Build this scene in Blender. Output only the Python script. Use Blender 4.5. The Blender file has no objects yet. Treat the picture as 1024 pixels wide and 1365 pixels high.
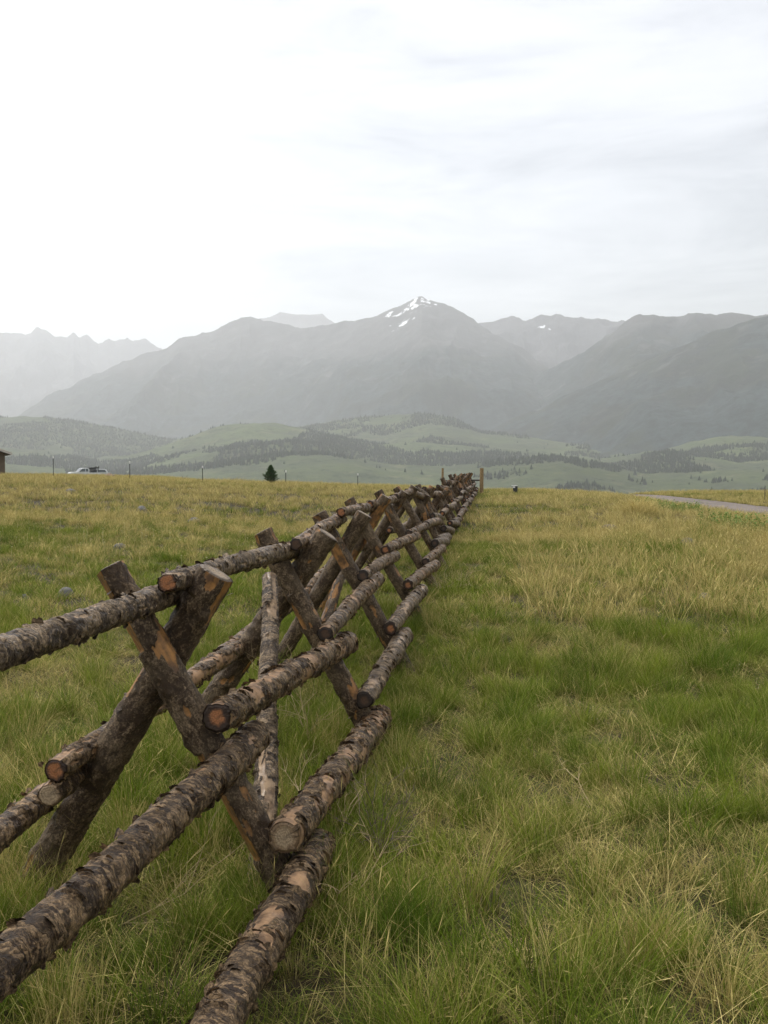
import bpy, math, random
import numpy as np
from mathutils import Vector, Matrix, Quaternion
rng = np.random.default_rng(7)
random.seed(7)
R = math.radians
SC = bpy.context.scene
COL = SC.collection

# ---------------------------------------------------------------- camera
F = 1327.0
EYE = 1.75
YAW, PITCH = math.atan(123 / F), -math.atan(54.5 / F)
cam_d = bpy.data.cameras.new('camera'); cam = bpy.data.objects.new('camera', cam_d); COL.objects.link(cam)
cam_d.sensor_fit = 'VERTICAL'; cam_d.sensor_height = 36; cam_d.sensor_width = 27; cam_d.lens = 36 * F / 1365
cam_d.clip_start = 0.05; cam_d.clip_end = 60000
cam.location = (0, 0, EYE)
ROT = Matrix.Rotation(YAW, 3, 'Z') @ Matrix.Rotation(R(90) + PITCH, 3, 'X')
cam.rotation_euler = ROT.to_euler()
SC.camera = cam
SC.render.resolution_x, SC.render.resolution_y = 768, 1024

def ray(px, py):
    return ROT @ Vector(((px - 512) / F, -(py - 682.5) / F, -1))
def P(px, py, Y):
    d = ray(px, py); return Vector((0, 0, EYE)) + d * (Y / d.y)

# ---------------------------------------------------------------- numpy noise
TAB = np.random.default_rng(3).random((64, 64, 64)).astype(np.float32)
def vnoise(p):
    p = np.asarray(p, dtype=np.float64); i = np.floor(p).astype(np.int64); f = p - i
    f = f * f * (3 - 2 * f); i0 = i & 63; i1 = (i + 1) & 63
    x0, y0, z0 = i0[..., 0], i0[..., 1], i0[..., 2]; x1, y1, z1 = i1[..., 0], i1[..., 1], i1[..., 2]
    fx, fy, fz = f[..., 0], f[..., 1], f[..., 2]
    a = TAB[x0, y0, z0] * (1 - fx) + TAB[x1, y0, z0] * fx
    b = TAB[x0, y1, z0] * (1 - fx) + TAB[x1, y1, z0] * fx
    c = TAB[x0, y0, z1] * (1 - fx) + TAB[x1, y0, z1] * fx
    d = TAB[x0, y1, z1] * (1 - fx) + TAB[x1, y1, z1] * fx
    return (a * (1 - fy) + b * fy) * (1 - fz) + (c * (1 - fy) + d * fy) * fz
def fbm(p, o=4, g=.5):
    s = 0; a = 1; t = 0; p = np.asarray(p, dtype=np.float64)
    for k in range(o):
        s = s + a * vnoise(p * (2.03 ** k) + 17.3 * k); t += a; a *= g
    return s / t
def ridged(p, o=5):
    s = 0; a = 1; t = 0; p = np.asarray(p, dtype=np.float64)
    for k in range(o):
        s = s + a * (1 - np.abs(2 * vnoise(p * (2.03 ** k) + 11.7 * k) - 1)); t += a; a *= .5
    return s / t
def n2(x, y, s, seed=0, o=4):
    return fbm(np.stack([x * s + seed * 7.13 + 500, y * s + 500 + seed * 3.1, np.zeros_like(x) + seed * 1.37], -1), o)
def sstep(a, b, x):
    t = np.clip((x - a) / (b - a), 0, 1); return t * t * (3 - 2 * t)

# ---------------------------------------------------------------- ground height
AX = [-60, -30, -22, -10, -5, -3, -1.2, 0, 3, 6, 9.6, 11.2, 16.5, 20, 40]
AZ = [2.3, 2.0, 1.74, 1.20, .70, .42, .12, .15, .32, .28, .16, -.42, -.42, -.22, -.2]
def G(x, y):
    x = np.asarray(x, dtype=np.float64); y = np.asarray(y, dtype=np.float64)
    A = np.interp(x, AX, AZ)
    for dx in (.8, -.8): A = A * .6 + .2 * np.interp(x + dx * 2, AX, AZ)
    S = sstep(3, 58, y)
    z = A * S
    z = z - .13 * np.exp(-((y - 7.5) / 2.6) ** 2) * np.exp(-((x + 1) / 4) ** 2)
    z = z - .22 * np.exp(-((y - 30) / 9) ** 2) * np.exp(-((x + .5) / 5) ** 2)
    road = sstep(9.3, 11.3, x) * (1 - sstep(16.2, 18, x))
    z = z + (n2(x, y, .35, 1, 3) - .5) * .16 * (1 - road) * sstep(2.5, 9, np.hypot(x + 1, y)) + (n2(x, y, 1.6, 2, 3) - .5) * .06 * (1 - road)
    yc = np.interp(x, [-30, -10, -3, 5, 9, 13, 17], [52, 58, 76, 72, 66, 72, 86])
    d = np.maximum(0, y - yc)
    fall = .0007 * d * d
    fall = fall * (1 - .7 * sstep(-20, -27, x) * (y < 1e9)) if False else fall * np.where(y < 260, 1 - .80 * (1 - sstep(-32, -20, x)) * (1 - sstep(190, 260, y)), 1)
    fall = np.where(fall > 20, 20 + (d - 169) * .237 * .5, fall)
    back = np.maximum(0, -y - 30); fall = fall + np.minimum(.0003 * back * back, 60)
    side = np.maximum(0, np.abs(x) - 90); fall = fall + np.minimum(.0003 * side * side, 90)
    lim = 118.
    fall = lim * (1 - np.exp(-fall / lim)) if True else fall
    return z - fall
def g1(x, y): return float(G(np.array([x]), np.array([y]))[0])

# ---------------------------------------------------------------- node helpers
class NT:
    def __init__(s, tree): s.t = tree; s.n = tree.nodes; s.l = tree.links
    def node(s, typ, **kw):
        n = s.n.new(typ)
        for k, v in kw.items():
            if k.startswith('i_'):
                key = k[2:]; key = int(key) if key.isdigit() else key
                n.inputs[key].default_value = v
            else: setattr(n, k, v)
        return n
    def link(s, a, b): s.l.new(a, b)
    def math(s, op, a, b=None, c=None, clamp=False):
        n = s.n.new('ShaderNodeMath'); n.operation = op; n.use_clamp = clamp
        for i, v in enumerate((a, b, c)):
            if v is None: continue
            if isinstance(v, (int, float)): n.inputs[i].default_value = v
            else: s.l.new(v, n.inputs[i])
        return n.outputs[0]
    def noise(s, vec, scale, detail=4, rough=.55, dist=0):
        n = s.n.new('ShaderNodeTexNoise'); n.inputs['Scale'].default_value = scale
        n.inputs['Detail'].default_value = detail; n.inputs['Roughness'].default_value = rough
        n.inputs['Distortion'].default_value = dist
        if vec is not None: s.l.new(vec, n.inputs['Vector'])
        return n.outputs['Fac']
    def mapping(s, vec, scale=(1, 1, 1), loc=(0, 0, 0)):
        n = s.n.new('ShaderNodeMapping'); n.inputs['Scale'].default_value = scale; n.inputs['Location'].default_value = loc
        s.l.new(vec, n.inputs['Vector']); return n.outputs[0]
    def ramp(s, fac, stops, interp='LINEAR'):
        n = s.n.new('ShaderNodeValToRGB'); n.color_ramp.interpolation = interp
        e = n.color_ramp.elements
        while len(e) < len(stops): e.new(.5)
        for k, (p, c) in enumerate(stops):
            e[k].position = p
            e[k].color = (c, c, c, 1) if isinstance(c, (int, float)) else (*c, 1)
        s.l.new(fac, n.inputs[0]); return n.outputs[0]
    def mix(s, fac, a, b, mode='MIX'):
        n = s.n.new('ShaderNodeMix'); n.data_type = 'RGBA'; n.blend_type = mode
        for sock, v in ((n.inputs[0], fac), (n.inputs[6], a), (n.inputs[7], b)):
            if isinstance(v, (int, float)): sock.default_value = v
            elif isinstance(v, tuple): sock.default_value = (*v, 1)
            else: s.l.new(v, sock)
        return n.outputs[2]
    def bump(s, h, strength=.5, dist=.01):
        n = s.n.new('ShaderNodeBump'); n.inputs['Strength'].default_value = strength; n.inputs['Distance'].default_value = dist
        s.l.new(h, n.inputs['Height']); return n.outputs[0]
def mat(name):
    m = bpy.data.materials.new(name); m.use_nodes = True; t = NT(m.node_tree)
    b = t.n['Principled BSDF']; b.inputs['Roughness'].default_value = .85
    b.inputs['Specular IOR Level'].default_value = .3
    return m, t, b
def setc(t, b, c):
    if isinstance(c, tuple): b.inputs['Base Color'].default_value = (*c, 1)
    else: t.link(c, b.inputs['Base Color'])
def simple(name, c1, c2=None, scale=5, rough=.8, metal=0, spec=.3):
    m, t, b = mat(name); b.inputs['Roughness'].default_value = rough; b.inputs['Metallic'].default_value = metal
    b.inputs['Specular IOR Level'].default_value = spec
    if c2 is None: c2 = tuple(c * .75 for c in c1)
    tc = t.node('ShaderNodeTexCoord')
    n = t.noise(tc.outputs['Object'], scale, 5)
    setc(t, b, t.mix(t.ramp(n, [(.35, 0.), (.65, 1.)]), c1, c2))
    return m

# ---------------------------------------------------------------- mesh helpers
def mesh_np(name, V, Fq, mats=(), mi=None, smooth=True, attrs=None):
    V = np.asarray(V, dtype=np.float32); Fq = np.asarray(Fq, dtype=np.int32)
    me = bpy.data.meshes.new(name); k = Fq.shape[1]
    me.vertices.add(len(V)); me.vertices.foreach_set('co', V.ravel())
    me.loops.add(Fq.size); me.loops.foreach_set('vertex_index', Fq.ravel())
    me.polygons.add(len(Fq)); me.polygons.foreach_set('loop_start', np.arange(0, Fq.size, k, dtype=np.int32))
    me.polygons.foreach_set('loop_total', np.full(len(Fq), k, dtype=np.int32))
    for m in mats: me.materials.append(m)
    if mi is not None: me.polygons.foreach_set('material_index', np.asarray(mi, dtype=np.int32))
    me.polygons.foreach_set('use_smooth', np.full(len(Fq), smooth))
    me.update(calc_edges=True)
    for an, (typ, data) in (attrs or {}).items():
        a = me.attributes.new(an, typ, 'POINT')
        key = 'vector' if typ == 'FLOAT_VECTOR' else ('color' if typ == 'FLOAT_COLOR' else 'value')
        a.data.foreach_set(key, np.asarray(data).ravel())
    return me
def link(name, me, parent=None, **props):
    o = bpy.data.objects.new(name, me); COL.objects.link(o)
    if parent is not None: o.parent = parent
    for k, v in props.items(): o[k] = v
    return o
def empty(name, loc, label, cat, group=None):
    o = bpy.data.objects.new(name, None); COL.objects.link(o); o.location = loc; o['label'] = label; o['category'] = cat
    if group: o['group'] = group
    return o
def gridfaces(nu, nv, wrap=False):
    i = np.arange(nu if wrap else nu - 1); j = np.arange(nv - 1); I, J = np.meshgrid(i, j, indexing='ij'); I2 = (I + 1) % nu
    return np.stack([I * nv + J, I2 * nv + J, I2 * nv + J + 1, I * nv + J + 1], -1).reshape(-1, 4)
class MB:
    """collects vertices/faces of mixed size"""
    def __init__(s): s.v = []; s.f = []; s.m = []
    def add(s, vs, fs, mi=0):
        o = len(s.v); s.v += [tuple(v) for v in vs]; s.f += [tuple(o + i for i in f) for f in fs]; s.m += [mi] * len(fs)
    def box(s, c, d, mi=0, rot=None, taper=1.0):
        x, y, z = (q / 2 for q in d); vs = []
        for sz in (-1, 1):
            k = taper if sz > 0 else 1
            for sx, sy in ((-1, -1), (1, -1), (1, 1), (-1, 1)):
                v = Vector((sx * x * k, sy * y * k, sz * z))
                if rot is not None: v = rot @ v
                vs.append(v + Vector(c))
        s.add(vs, [(3, 2, 1, 0), (4, 5, 6, 7), (0, 1, 5, 4), (1, 2, 6, 5), (2, 3, 7, 6), (3, 0, 4, 7)], mi)
    def tube(s, pts, rads, n=6, mi=0, cap=True):
        pts = [Vector(p) for p in pts]; vs = []; u = None
        for i, p in enumerate(pts):
            d = (pts[min(i + 1, len(pts) - 1)] - pts[max(i - 1, 0)]).normalized()
            if u is None: u = d.orthogonal().normalized()
            u = (u - d * u.dot(d)).normalized(); w = d.cross(u)
            for k in range(n):
                a = 2 * math.pi * k / n; vs.append(p + (u * math.cos(a) + w * math.sin(a)) * rads[i])
        fs = [(i * n + k, i * n + (k + 1) % n, (i + 1) * n + (k + 1) % n, (i + 1) * n + k) for i in range(len(pts) - 1) for k in range(n)]
        if cap: fs += [tuple(range(n))[::-1], tuple((len(pts) - 1) * n + k for k in range(n))]
        s.add(vs, fs, mi)
    def prism(s, poly, y0, y1, mi=0):
        n = len(poly); vs = [(x, y0, z) for x, z in poly] + [(x, y1, z) for x, z in poly]
        s.add(vs, [tuple(range(n)), tuple(range(n, 2 * n))[::-1]] + [(k, k + n, (k + 1) % n + n, (k + 1) % n) for k in range(n)], mi)
    def mesh(s, name, mats, smooth=False):
        me = bpy.data.meshes.new(name); me.from_pydata(s.v, [], s.f)
        for m in mats: me.materials.append(m)
        me.polygons.foreach_set('material_index', s.m); me.polygons.foreach_set('use_smooth', [smooth] * len(s.f)); me.update(); return me
    def build(s, name, mats, parent=None, smooth=False, bevel=0, **props):
        o = link(name, s.mesh(name, mats if isinstance(mats, (list, tuple)) else [mats], smooth), parent, **props)
        if bevel:
            b = o.modifiers.new('bevel', 'BEVEL'); b.width = bevel; b.segments = 2; b.limit_method = 'ANGLE'
        return o

# ---------------------------------------------------------------- materials
# bark: attributes 'peel' (0 bark .. 1 bare wood), 'hgt' surface relief
def bark_mat(name, bark1, bark2, lichen, wood1, wood2, smoothness=0.):
    m, t, b = mat(name)
    tc = t.node('ShaderNodeTexCoord'); oi = t.node('ShaderNodeObjectInfo')
    off = t.node('ShaderNodeVectorMath', operation='SCALE'); off.inputs[0].default_value = (37, 11, 23); t.link(oi.outputs['Random'], off.inputs['Scale'])
    add = t.node('ShaderNodeVectorMath', operation='ADD'); t.link(tc.outputs['Object'], add.inputs[0]); t.link(off.outputs[0], add.inputs[1])
    v = add.outputs[0]
    zs = 1 - smoothness
    wv = t.node('ShaderNodeVectorMath', operation='MULTIPLY_ADD'); nz3 = t.node('ShaderNodeTexNoise', i_Scale=14., i_Detail=4.); t.link(v, nz3.inputs['Vector'])
    t.link(nz3.outputs['Color'], wv.inputs[0]); wv.inputs[1].default_value = (.13, .13, .09); t.link(v, wv.inputs[2]); vd = wv.outputs[0]
    band = t.noise(t.mapping(vd, (13, 13, 62)), 1.0, 7, .7, .3) if smoothness == 0 else t.noise(t.mapping(vd, (34, 34, 7)), 1.0, 7, .7, .3)
    fine = t.noise(v, 110, 6, .75)
    blot = t.noise(v, 6, 5, .65)
    vo = t.node('ShaderNodeTexVoronoi', i_Scale=1.0, feature='DISTANCE_TO_EDGE'); mpv = t.mapping(vd, (15, 15, 18 + 26 * zs)); t.link(mpv, vo.inputs['Vector'])
    vc = t.node('ShaderNodeTexVoronoi', i_Scale=1.0); t.link(mpv, vc.inputs['Vector']); cell = t.node('ShaderNodeSeparateColor'); t.link(vc.outputs['Color'], cell.inputs[0])
    crack = t.ramp(vo.outputs['Distance'], [(0., 0.), (.09, 1.)])
    pe = t.node('ShaderNodeAttribute', attribute_name='peel'); hg = t.node('ShaderNodeAttribute', attribute_name='hgt')
    tone = t.math('ADD', t.math('ADD', t.math('MULTIPLY', band, .55), t.math('MULTIPLY', fine, .32)), t.math('MULTIPLY', cell.outputs[0], .16 * (1 - .6 * smoothness)))
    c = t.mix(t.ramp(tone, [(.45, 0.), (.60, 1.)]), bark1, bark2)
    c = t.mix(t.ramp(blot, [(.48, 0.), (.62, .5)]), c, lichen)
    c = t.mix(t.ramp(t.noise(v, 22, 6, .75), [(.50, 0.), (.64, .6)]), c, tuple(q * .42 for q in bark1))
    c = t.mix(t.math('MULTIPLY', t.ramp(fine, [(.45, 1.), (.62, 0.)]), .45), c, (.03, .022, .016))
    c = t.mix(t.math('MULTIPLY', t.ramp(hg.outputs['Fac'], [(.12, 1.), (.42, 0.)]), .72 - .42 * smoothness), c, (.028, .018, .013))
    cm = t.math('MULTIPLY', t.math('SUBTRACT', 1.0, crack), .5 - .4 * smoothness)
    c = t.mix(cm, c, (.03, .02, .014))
    wgr = t.noise(t.mapping(v, (60, 60, 5)), 1.0, 5, .6)
    w = t.mix(t.ramp(wgr, [(.35, 0.), (.65, 1.)]), wood1, wood2)
    w = t.mix(t.ramp(t.noise(v, 16, 5, .65), [(.42, 0.), (.62, .85)]), w, (.085, .052, .032))
    pm = t.math('ADD', pe.outputs['Fac'], t.math('MULTIPLY', t.math('SUBTRACT', t.noise(vd, 30, 5, .7), .5), .9))
    pm = t.ramp(pm, [(.50, 0.), (.58, 1.)])
    setc(t, b, t.mix(pm, c, w))
    h = t.math('ADD', t.math('MULTIPLY', tone, .6), t.math('MULTIPLY', fine, .4))
    h = t.math('ADD', h, t.math('MULTIPLY', crack, .25 - .2 * smoothness))
    h = t.math('MULTIPLY', h, t.math('SUBTRACT', 1.12, pm))
    t.link(t.bump(h, .95, [.013, .012][int(smoothness)]), b.inputs['Normal'])
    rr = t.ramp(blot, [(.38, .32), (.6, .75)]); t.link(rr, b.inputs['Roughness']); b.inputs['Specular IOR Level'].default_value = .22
    return m
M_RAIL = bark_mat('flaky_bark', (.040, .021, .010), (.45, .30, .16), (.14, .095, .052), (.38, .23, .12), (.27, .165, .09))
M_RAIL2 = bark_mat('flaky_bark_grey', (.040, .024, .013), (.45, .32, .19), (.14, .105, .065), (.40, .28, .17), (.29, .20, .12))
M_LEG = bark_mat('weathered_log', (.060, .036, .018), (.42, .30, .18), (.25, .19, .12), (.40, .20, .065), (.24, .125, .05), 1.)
def end_mat(name, ring, heart, core_r):
    m, t, b = mat(name)
    tc = t.node('ShaderNodeTexCoord'); sx = t.node('ShaderNodeSeparateXYZ'); t.link(tc.outputs['Object'], sx.inputs[0])
    r = t.math('SQRT', t.math('ADD', t.math('POWER', sx.outputs[0], 2.), t.math('POWER', sx.outputs[1], 2.)))
    nz = t.noise(tc.outputs['Object'], 30, 5, .6)
    rr = t.math('ADD', t.math('DIVIDE', r, core_r), t.math('MULTIPLY', t.math('SUBTRACT', nz, .5), .7))
    c = t.ramp(rr, [(.0, heart), (.40, heart), (.62, ring), (1.0, tuple(q * .5 for q in ring))])
    ang = t.math('ARCTAN2', sx.outputs[0], sx.outputs[1]); cb_ = t.node('ShaderNodeCombineXYZ'); t.link(t.math('MULTIPLY', t.math('SINE', ang), 2.2), cb_.inputs[0]); t.link(t.math('MULTIPLY', t.math('COSINE', ang), 2.2), cb_.inputs[1])
    crk = t.noise(cb_.outputs[0], 1.7, 2, .6); crk = t.ramp(t.math('ABSOLUTE', t.math('SUBTRACT', crk, .5)), [(.0, 1.), (.018, 0.)])
    c = t.mix(t.math('MULTIPLY', crk, .8), c, (.012, .008, .006))
    rings = t.math('SINE', t.math('MULTIPLY', rr, 40.)); c = t.mix(t.math('MULTIPLY', t.math('ADD', rings, 1.), .16), c, (.03, .018, .01))
    c = t.mix(t.ramp(t.noise(tc.outputs['Object'], 60, 5), [(.5, 0.), (.7, .6)]), c, (.05, .035, .025))
    setc(t, b, c); b.inputs['Roughness'].default_value = .6
    t.link(t.bump(nz, .4, .004), b.inputs['Normal'])
    return m
M_END_OR = end_mat('end_grain_orange', (.045, .026, .018), (.36, .15, .06), .055)
M_END_PALE = end_mat('end_grain_pale', (.24, .16, .09), (.36, .27, .17), .07)
M_END_DK = end_mat('end_grain_dark', (.035, .025, .02), (.09, .05, .03), .05)
M_END_TOP = end_mat('end_grain_grey', (.17, .13, .09), (.30, .23, .15), .08)

# ---------------------------------------------------------------- logs
def log(name, p0, p1, r0, r1, m, parent, res=2, seed=0, peel=.5, flat=None, bend=.012, ends=(None, None), flakes=0, knots=2, relief=1.):
    """round log from p0 to p1; origin at p0, local Z along the log. flat = list of (angle, depth fraction, z0, z1) shaved faces."""
    p0 = Vector(p0); p1 = Vector(p1); L = (p1 - p0).length
    lr = np.random.default_rng(seed + 100)
    nu = {3: 56, 2: 30, 1: 14, 0: 9}[res]; dz = {3: .011, 2: .025, 1: .09, 0: .4}[res]
    nv = max(3, int(L / dz) + 1)
    a = np.linspace(0, 2 * np.pi, nu, endpoint=False); z = np.linspace(0, L, nv); A, Z = np.meshgrid(a, z, indexing='ij')
    ca, sa = np.cos(A), np.sin(A); s = Z / L
    r = r0 + (r1 - r0) * s
    o = seed * 5.31
    q = np.stack([ca * .9 + o, sa * .9, Z * 2.5], -1)
    r = r * (1 + .10 * (fbm(q, 3) - .5))
    for k in range(knots):
        ka, kz = lr.random() * 6.28, lr.random() * L; dd = ((((A - ka + 9.42) % 6.2832) - 3.1416) * r0) ** 2 + (Z - kz) ** 2
        r = r + r0 * .16 * np.exp(-dd / (.035 ** 2))
    pe = fbm(np.stack([ca * 1.1 + o + 40, sa * 1.1, Z * 5.], -1), 4)
    pe = sstep(peel - .03, peel + .03, pe)
    plate = sstep(.43, .49, fbm(np.stack([ca * 1.9 + o, sa * 1.9, Z * 21.], -1), 4, .6))
    plate2 = sstep(.50, .54, fbm(np.stack([ca * 2.6 + o + 30, sa * 2.6, Z * 30.], -1), 4, .6))
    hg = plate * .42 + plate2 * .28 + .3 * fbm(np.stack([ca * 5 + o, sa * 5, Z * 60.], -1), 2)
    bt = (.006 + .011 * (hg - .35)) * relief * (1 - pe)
    r = r + (bt - .006) * (r0 / .06) ** .4
    X, Y = ca * r, sa * r
    if flat:
        for (fa, fd, z0, z1) in flat:
            fdn = fd * (r0 + (r1 - r0) * s) * (1 + .05 * (fbm(np.stack([ca * 2 + o + 9, sa * 2, Z * 4], -1), 2) - .5))
            pr = X * math.cos(fa) + Y * math.sin(fa); inz = (Z > z0) & (Z < z1); hit = (pr > fdn) & inz
            ex = np.where(hit, pr - fdn, 0); X = X - ex * math.cos(fa); Y = Y - ex * math.sin(fa); pe = np.where(hit, 1.0, pe)
    bx = bend * L / 3 * (np.sin(Z / L * np.pi)) * math.cos(o) + .004 * np.sin(Z * 5 + o); by = bend * L / 3 * np.sin(Z / L * np.pi) * math.sin(o)
    X = X + bx; Y = Y + by
    V = np.stack([X, Y, Z], -1).reshape(-1, 3); Fq = gridfaces(nu, nv, True)
    pe = pe.ravel(); hgf = hg.ravel()
    if flakes and res >= 2:                       # curled scraps of bark standing off the log
        nf = flakes; fa = lr.random(nf) * 6.283; fz = lr.random(nf) * L; w = lr.uniform(.25, .8, nf); h = lr.uniform(.006, .022, nf)
        lift = lr.uniform(.004, .016, nf); FV = []; FF = []; sgn = lr.choice([-1, 1], nf)
        for k in range(nf):
            rb = r0 + (r1 - r0) * fz[k] / L; ns = 6
            bxk = bend * L / 3 * math.sin(fz[k] / L * math.pi); cxk, cyk = bxk * math.cos(o), bxk * math.sin(o)
            b0 = len(FV)
            for i in range(ns + 1):
                aa = fa[k] + (i / ns - .5) * w[k]; e = math.sin(i / ns * math.pi) ** .5 * lr.uniform(.6, 1.3)
                for rr_, zz in ((rb + .004, fz[k]), (rb + .006 + lift[k] * e, fz[k] + sgn[k] * h[k] * e)):
                    FV.append((math.cos(aa) * rr_ + cxk + .004 * math.sin(fz[k] * 5 + o), math.sin(aa) * rr_ + cyk, zz))
            for i in range(ns): FF.append((b0 + 2 * i, b0 + 2 * i + 2, b0 + 2 * i + 3, b0 + 2 * i + 1))
        Fq = np.concatenate([Fq, np.array(FF) + len(V)]); V = np.concatenate([V, np.array(FV)])
        pe = np.concatenate([pe, np.zeros(len(FV))]); hgf = np.concatenate([hgf, lr.uniform(.3, .7, len(FV))])
    me = mesh_np(name, V, Fq, [m], attrs={'peel': ('FLOAT', pe.astype(np.float32)), 'hgt': ('FLOAT', hgf.astype(np.float32))})
    ob = link(name, me, parent)
    d = (p1 - p0).normalized(); up = Vector((0, 0, 1)) if abs(d.z) < .95 else Vector((0, 1, 0))
    xa = up.cross(d).normalized(); ya = d.cross(xa); M = Matrix((xa, ya, d)).transposed().to_4x4(); M.translation = p0 - (parent.location if parent else Vector())
    ob.matrix_local = M
    for which, em in enumerate(ends):
        if em is None: continue
        zc = 0 if which == 0 else L; j = 0 if which == 0 else nv - 1; sg = -1 if which == 0 else 1
        ring = np.stack([X[:, j], Y[:, j]], -1) if True else None; c0 = ring.mean(0); NR = 5; vs = []; 
        for kk in range(NR, 0, -1):
            f_ = kk / NR
            for (x_, y_) in ring: vs.append((c0[0] + (x_ - c0[0]) * f_ , c0[1] + (y_ - c0[1]) * f_, sg * (.003 + .0015 * random.random()) if kk < NR else -sg * .006))
        vs.append((c0[0], c0[1], sg * .004)); fs = []
        for kk in range(NR - 1):
            for i in range(nu):
                q4 = (kk * nu + i, kk * nu + (i + 1) % nu, (kk + 1) * nu + (i + 1) % nu, (kk + 1) * nu + i); fs.append(q4 if sg > 0 else q4[::-1])
        for i in range(nu):
            q3 = ((NR - 1) * nu + i, (NR - 1) * nu + (i + 1) % nu, NR * nu); fs.append(q3 if sg > 0 else q3[::-1])
        mb = MB(); mb.add(vs, fs); e = mb.build('cut_end', em, ob, smooth=False)
        e.location = (0, 0, zc)
    return ob

fence = empty('log_fence', (-1.2, 3.9, 0), 'rustic jackleg log fence of crossed posts and bark covered rails running away through the grass', 'fence')
OFF = fence.location
def ext(p, q, Y):            # point on the line p-q at depth Y
    p = Vector(p); q = Vector(q); return p + (q - p) * ((Y - p.y) / (q.y - p.y))
def L_(name, p0, p1, d0, d1, m=M_RAIL, **k): return log(name, p0, p1, d0 / 2, d1 / 2, m, fence, **k)
FEET = []
def foot(p, q):              # push a leg's lower end a little into the soil
    d = (Vector(q) - Vector(p)).normalized(); q = Vector(q)
    gz = g1(q.x, q.y) - .06
    e = q + d * ((gz - q.z) / d.z); (FEET.append((e.x, e.y)) if e.y < 14 else None); return e
sd = 1
def nsd():
    global sd; sd += 1; return sd
# crossed posts measured off the photograph: (Y, right-leaning foot leg A: top, foot; leg B: top, foot; diameters)
BK = [(3.9, (146, 757), (395, 1200), (289, 764), (33, 1200), .135, .15),
      (6.6, (350, 709), (488, 968), (437, 712), (262, 965), .135, .16),
      (8.9, (425, 685), (541, 893), (486, 685), (372, 880), .14, .14),
      (11.3, (465, 666), (559, 822), (515, 662), (420, 822), .13, .14),
      (14.6, (504, 655), (579, 785), (540, 656), (458, 785), .14, .13),
      (18.0, (528, 650), (592, 756), (553, 649), (486, 756), .13, .15)]
for i, (Y, at, af, bt, bf, da, db) in enumerate(BK):
    res = 3 if i < 2 else 2
    a0, a1 = P(*at, Y - .05), P(*af, Y - .05); b0, b1 = P(*bt, Y + .07), P(*bf, Y + .07)
    a1 = foot(a0, a1); b1 = foot(b0, b1)
    LA = (a1 - a0).length
    fl = [(R(238), .70, -.1, .36), (R(236), .74, .82, 1.30)] if i == 0 else ([(R(205), .72, .30, .55)] if i == 2 else None)
    L_('post', a0, a1, da, da * 1.05, M_LEG, res=res, seed=nsd(), peel=.65, flat=fl, ends=(M_END_TOP, None), flakes=10 if i < 3 else 0, relief=.85, bend=.006, knots=4)
    L_('post', b0, b1, db * 1.03, db, M_LEG, res=res, seed=nsd(), peel=.68 if i != 3 else .56, flat=[(R(75), .86, .38, .62)] if i == 0 else None, ends=(M_END_TOP, None), flakes=10 if i < 3 else 0, relief=.85, bend=.008, knots=4)
# diagonal brace between the first two pairs
L_('brace', P(361, 769, 6.05), foot(P(361, 769, 6.05), P(349, 1185, 3.98)), .088, .115, M_RAIL2, res=3, seed=nsd(), peel=.64, ends=(M_END_DK, None), flakes=50, bend=.006)
L_('brace', P(470, 715, 10.3), foot(P(470, 715, 10.3), P(428, 850, 9.3)), .10, .12, M_LEG, res=2, seed=nsd(), peel=.52, ends=(M_END_TOP, None), relief=.5)
# rails, near spans measured
def rail(p0, p1, d0, d1, e0=M_END_DK, e1=M_END_DK, res=2, fl=60, peel=.62, m=M_RAIL, **k):
    L_('rail', p0, p1, d0, d1, m, res=res, seed=nsd(), ends=(e0, e1), flakes=fl, peel=peel, **k)
e = P(238, 787, 4.15); q = P(0, 867, 2.5); rail(ext(q, e, .95), e, .075, .098, res=3, fl=130, m=M_RAIL2, peel=.72)
rail(P(224, 777, 3.72), P(393, 732, 6.9), .078, .112, M_END_OR, res=3, fl=110, m=M_RAIL2, peel=.68)
rail(P(395, 726, 6.35), P(455, 691, 9.2), .078, .108, M_END_DK, fl=60)
rail(P(455, 683, 8.65), P(497, 676, 11.6), .075, .11, M_END_OR)
rail(P(493, 673, 11.0), P(530, 664, 14.9), .09, .11, M_END_OR)
rail(P(527, 662, 14.3), P(549, 654, 18.4), .09, .12, M_END_DK)
# upper rail on the right side
e = P(342, 981, 4.2); q = P(0, 1283, 1.98); rail(ext(q, e, .95), e, .088, .130, res=3, fl=220, peel=.72)
rail(P(290, 956, 3.70), P(464, 856, 6.95), .115, .150, M_END_OR, res=3, fl=200, peel=.56)
rail(P(434, 845, 6.3), P(502, 772, 9.25), .10, .14, M_END_DK, fl=80)
rail(P(484, 768, 8.6), P(527, 741, 11.6), .10, .13, M_END_DK)
rail(P(514, 733, 11.0), P(556, 714, 14.9), .11, .13, M_END_OR)
rail(P(545, 711, 14.3), P(571, 699, 18.4), .11, .13)
# lower rail on the right side
e = P(424, 1128, 4.15); q = P(283, 1365, 2.47); rail(ext(q, e, .95), e, .088, .150, res=3, fl=280, peel=.63, m=M_RAIL)
rail(P(379, 1116, 3.70), P(507, 954, 6.9), .132, .165, M_END_PALE, res=3, fl=260, peel=.55)
rail(P(486, 934, 6.35), P(539, 847, 9.25), .115, .16, M_END_DK, fl=90, m=M_RAIL2)
rail(P(521, 838, 8.65), P(562, 787, 11.6), .12, .15, M_END_OR, m=M_RAIL2)
rail(P(544, 780, 11.0), P(581, 753, 14.9), .12, .15, M_END_OR)
rail(P(567, 749, 14.3), P(590, 730, 18.4), .12, .15)
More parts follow.
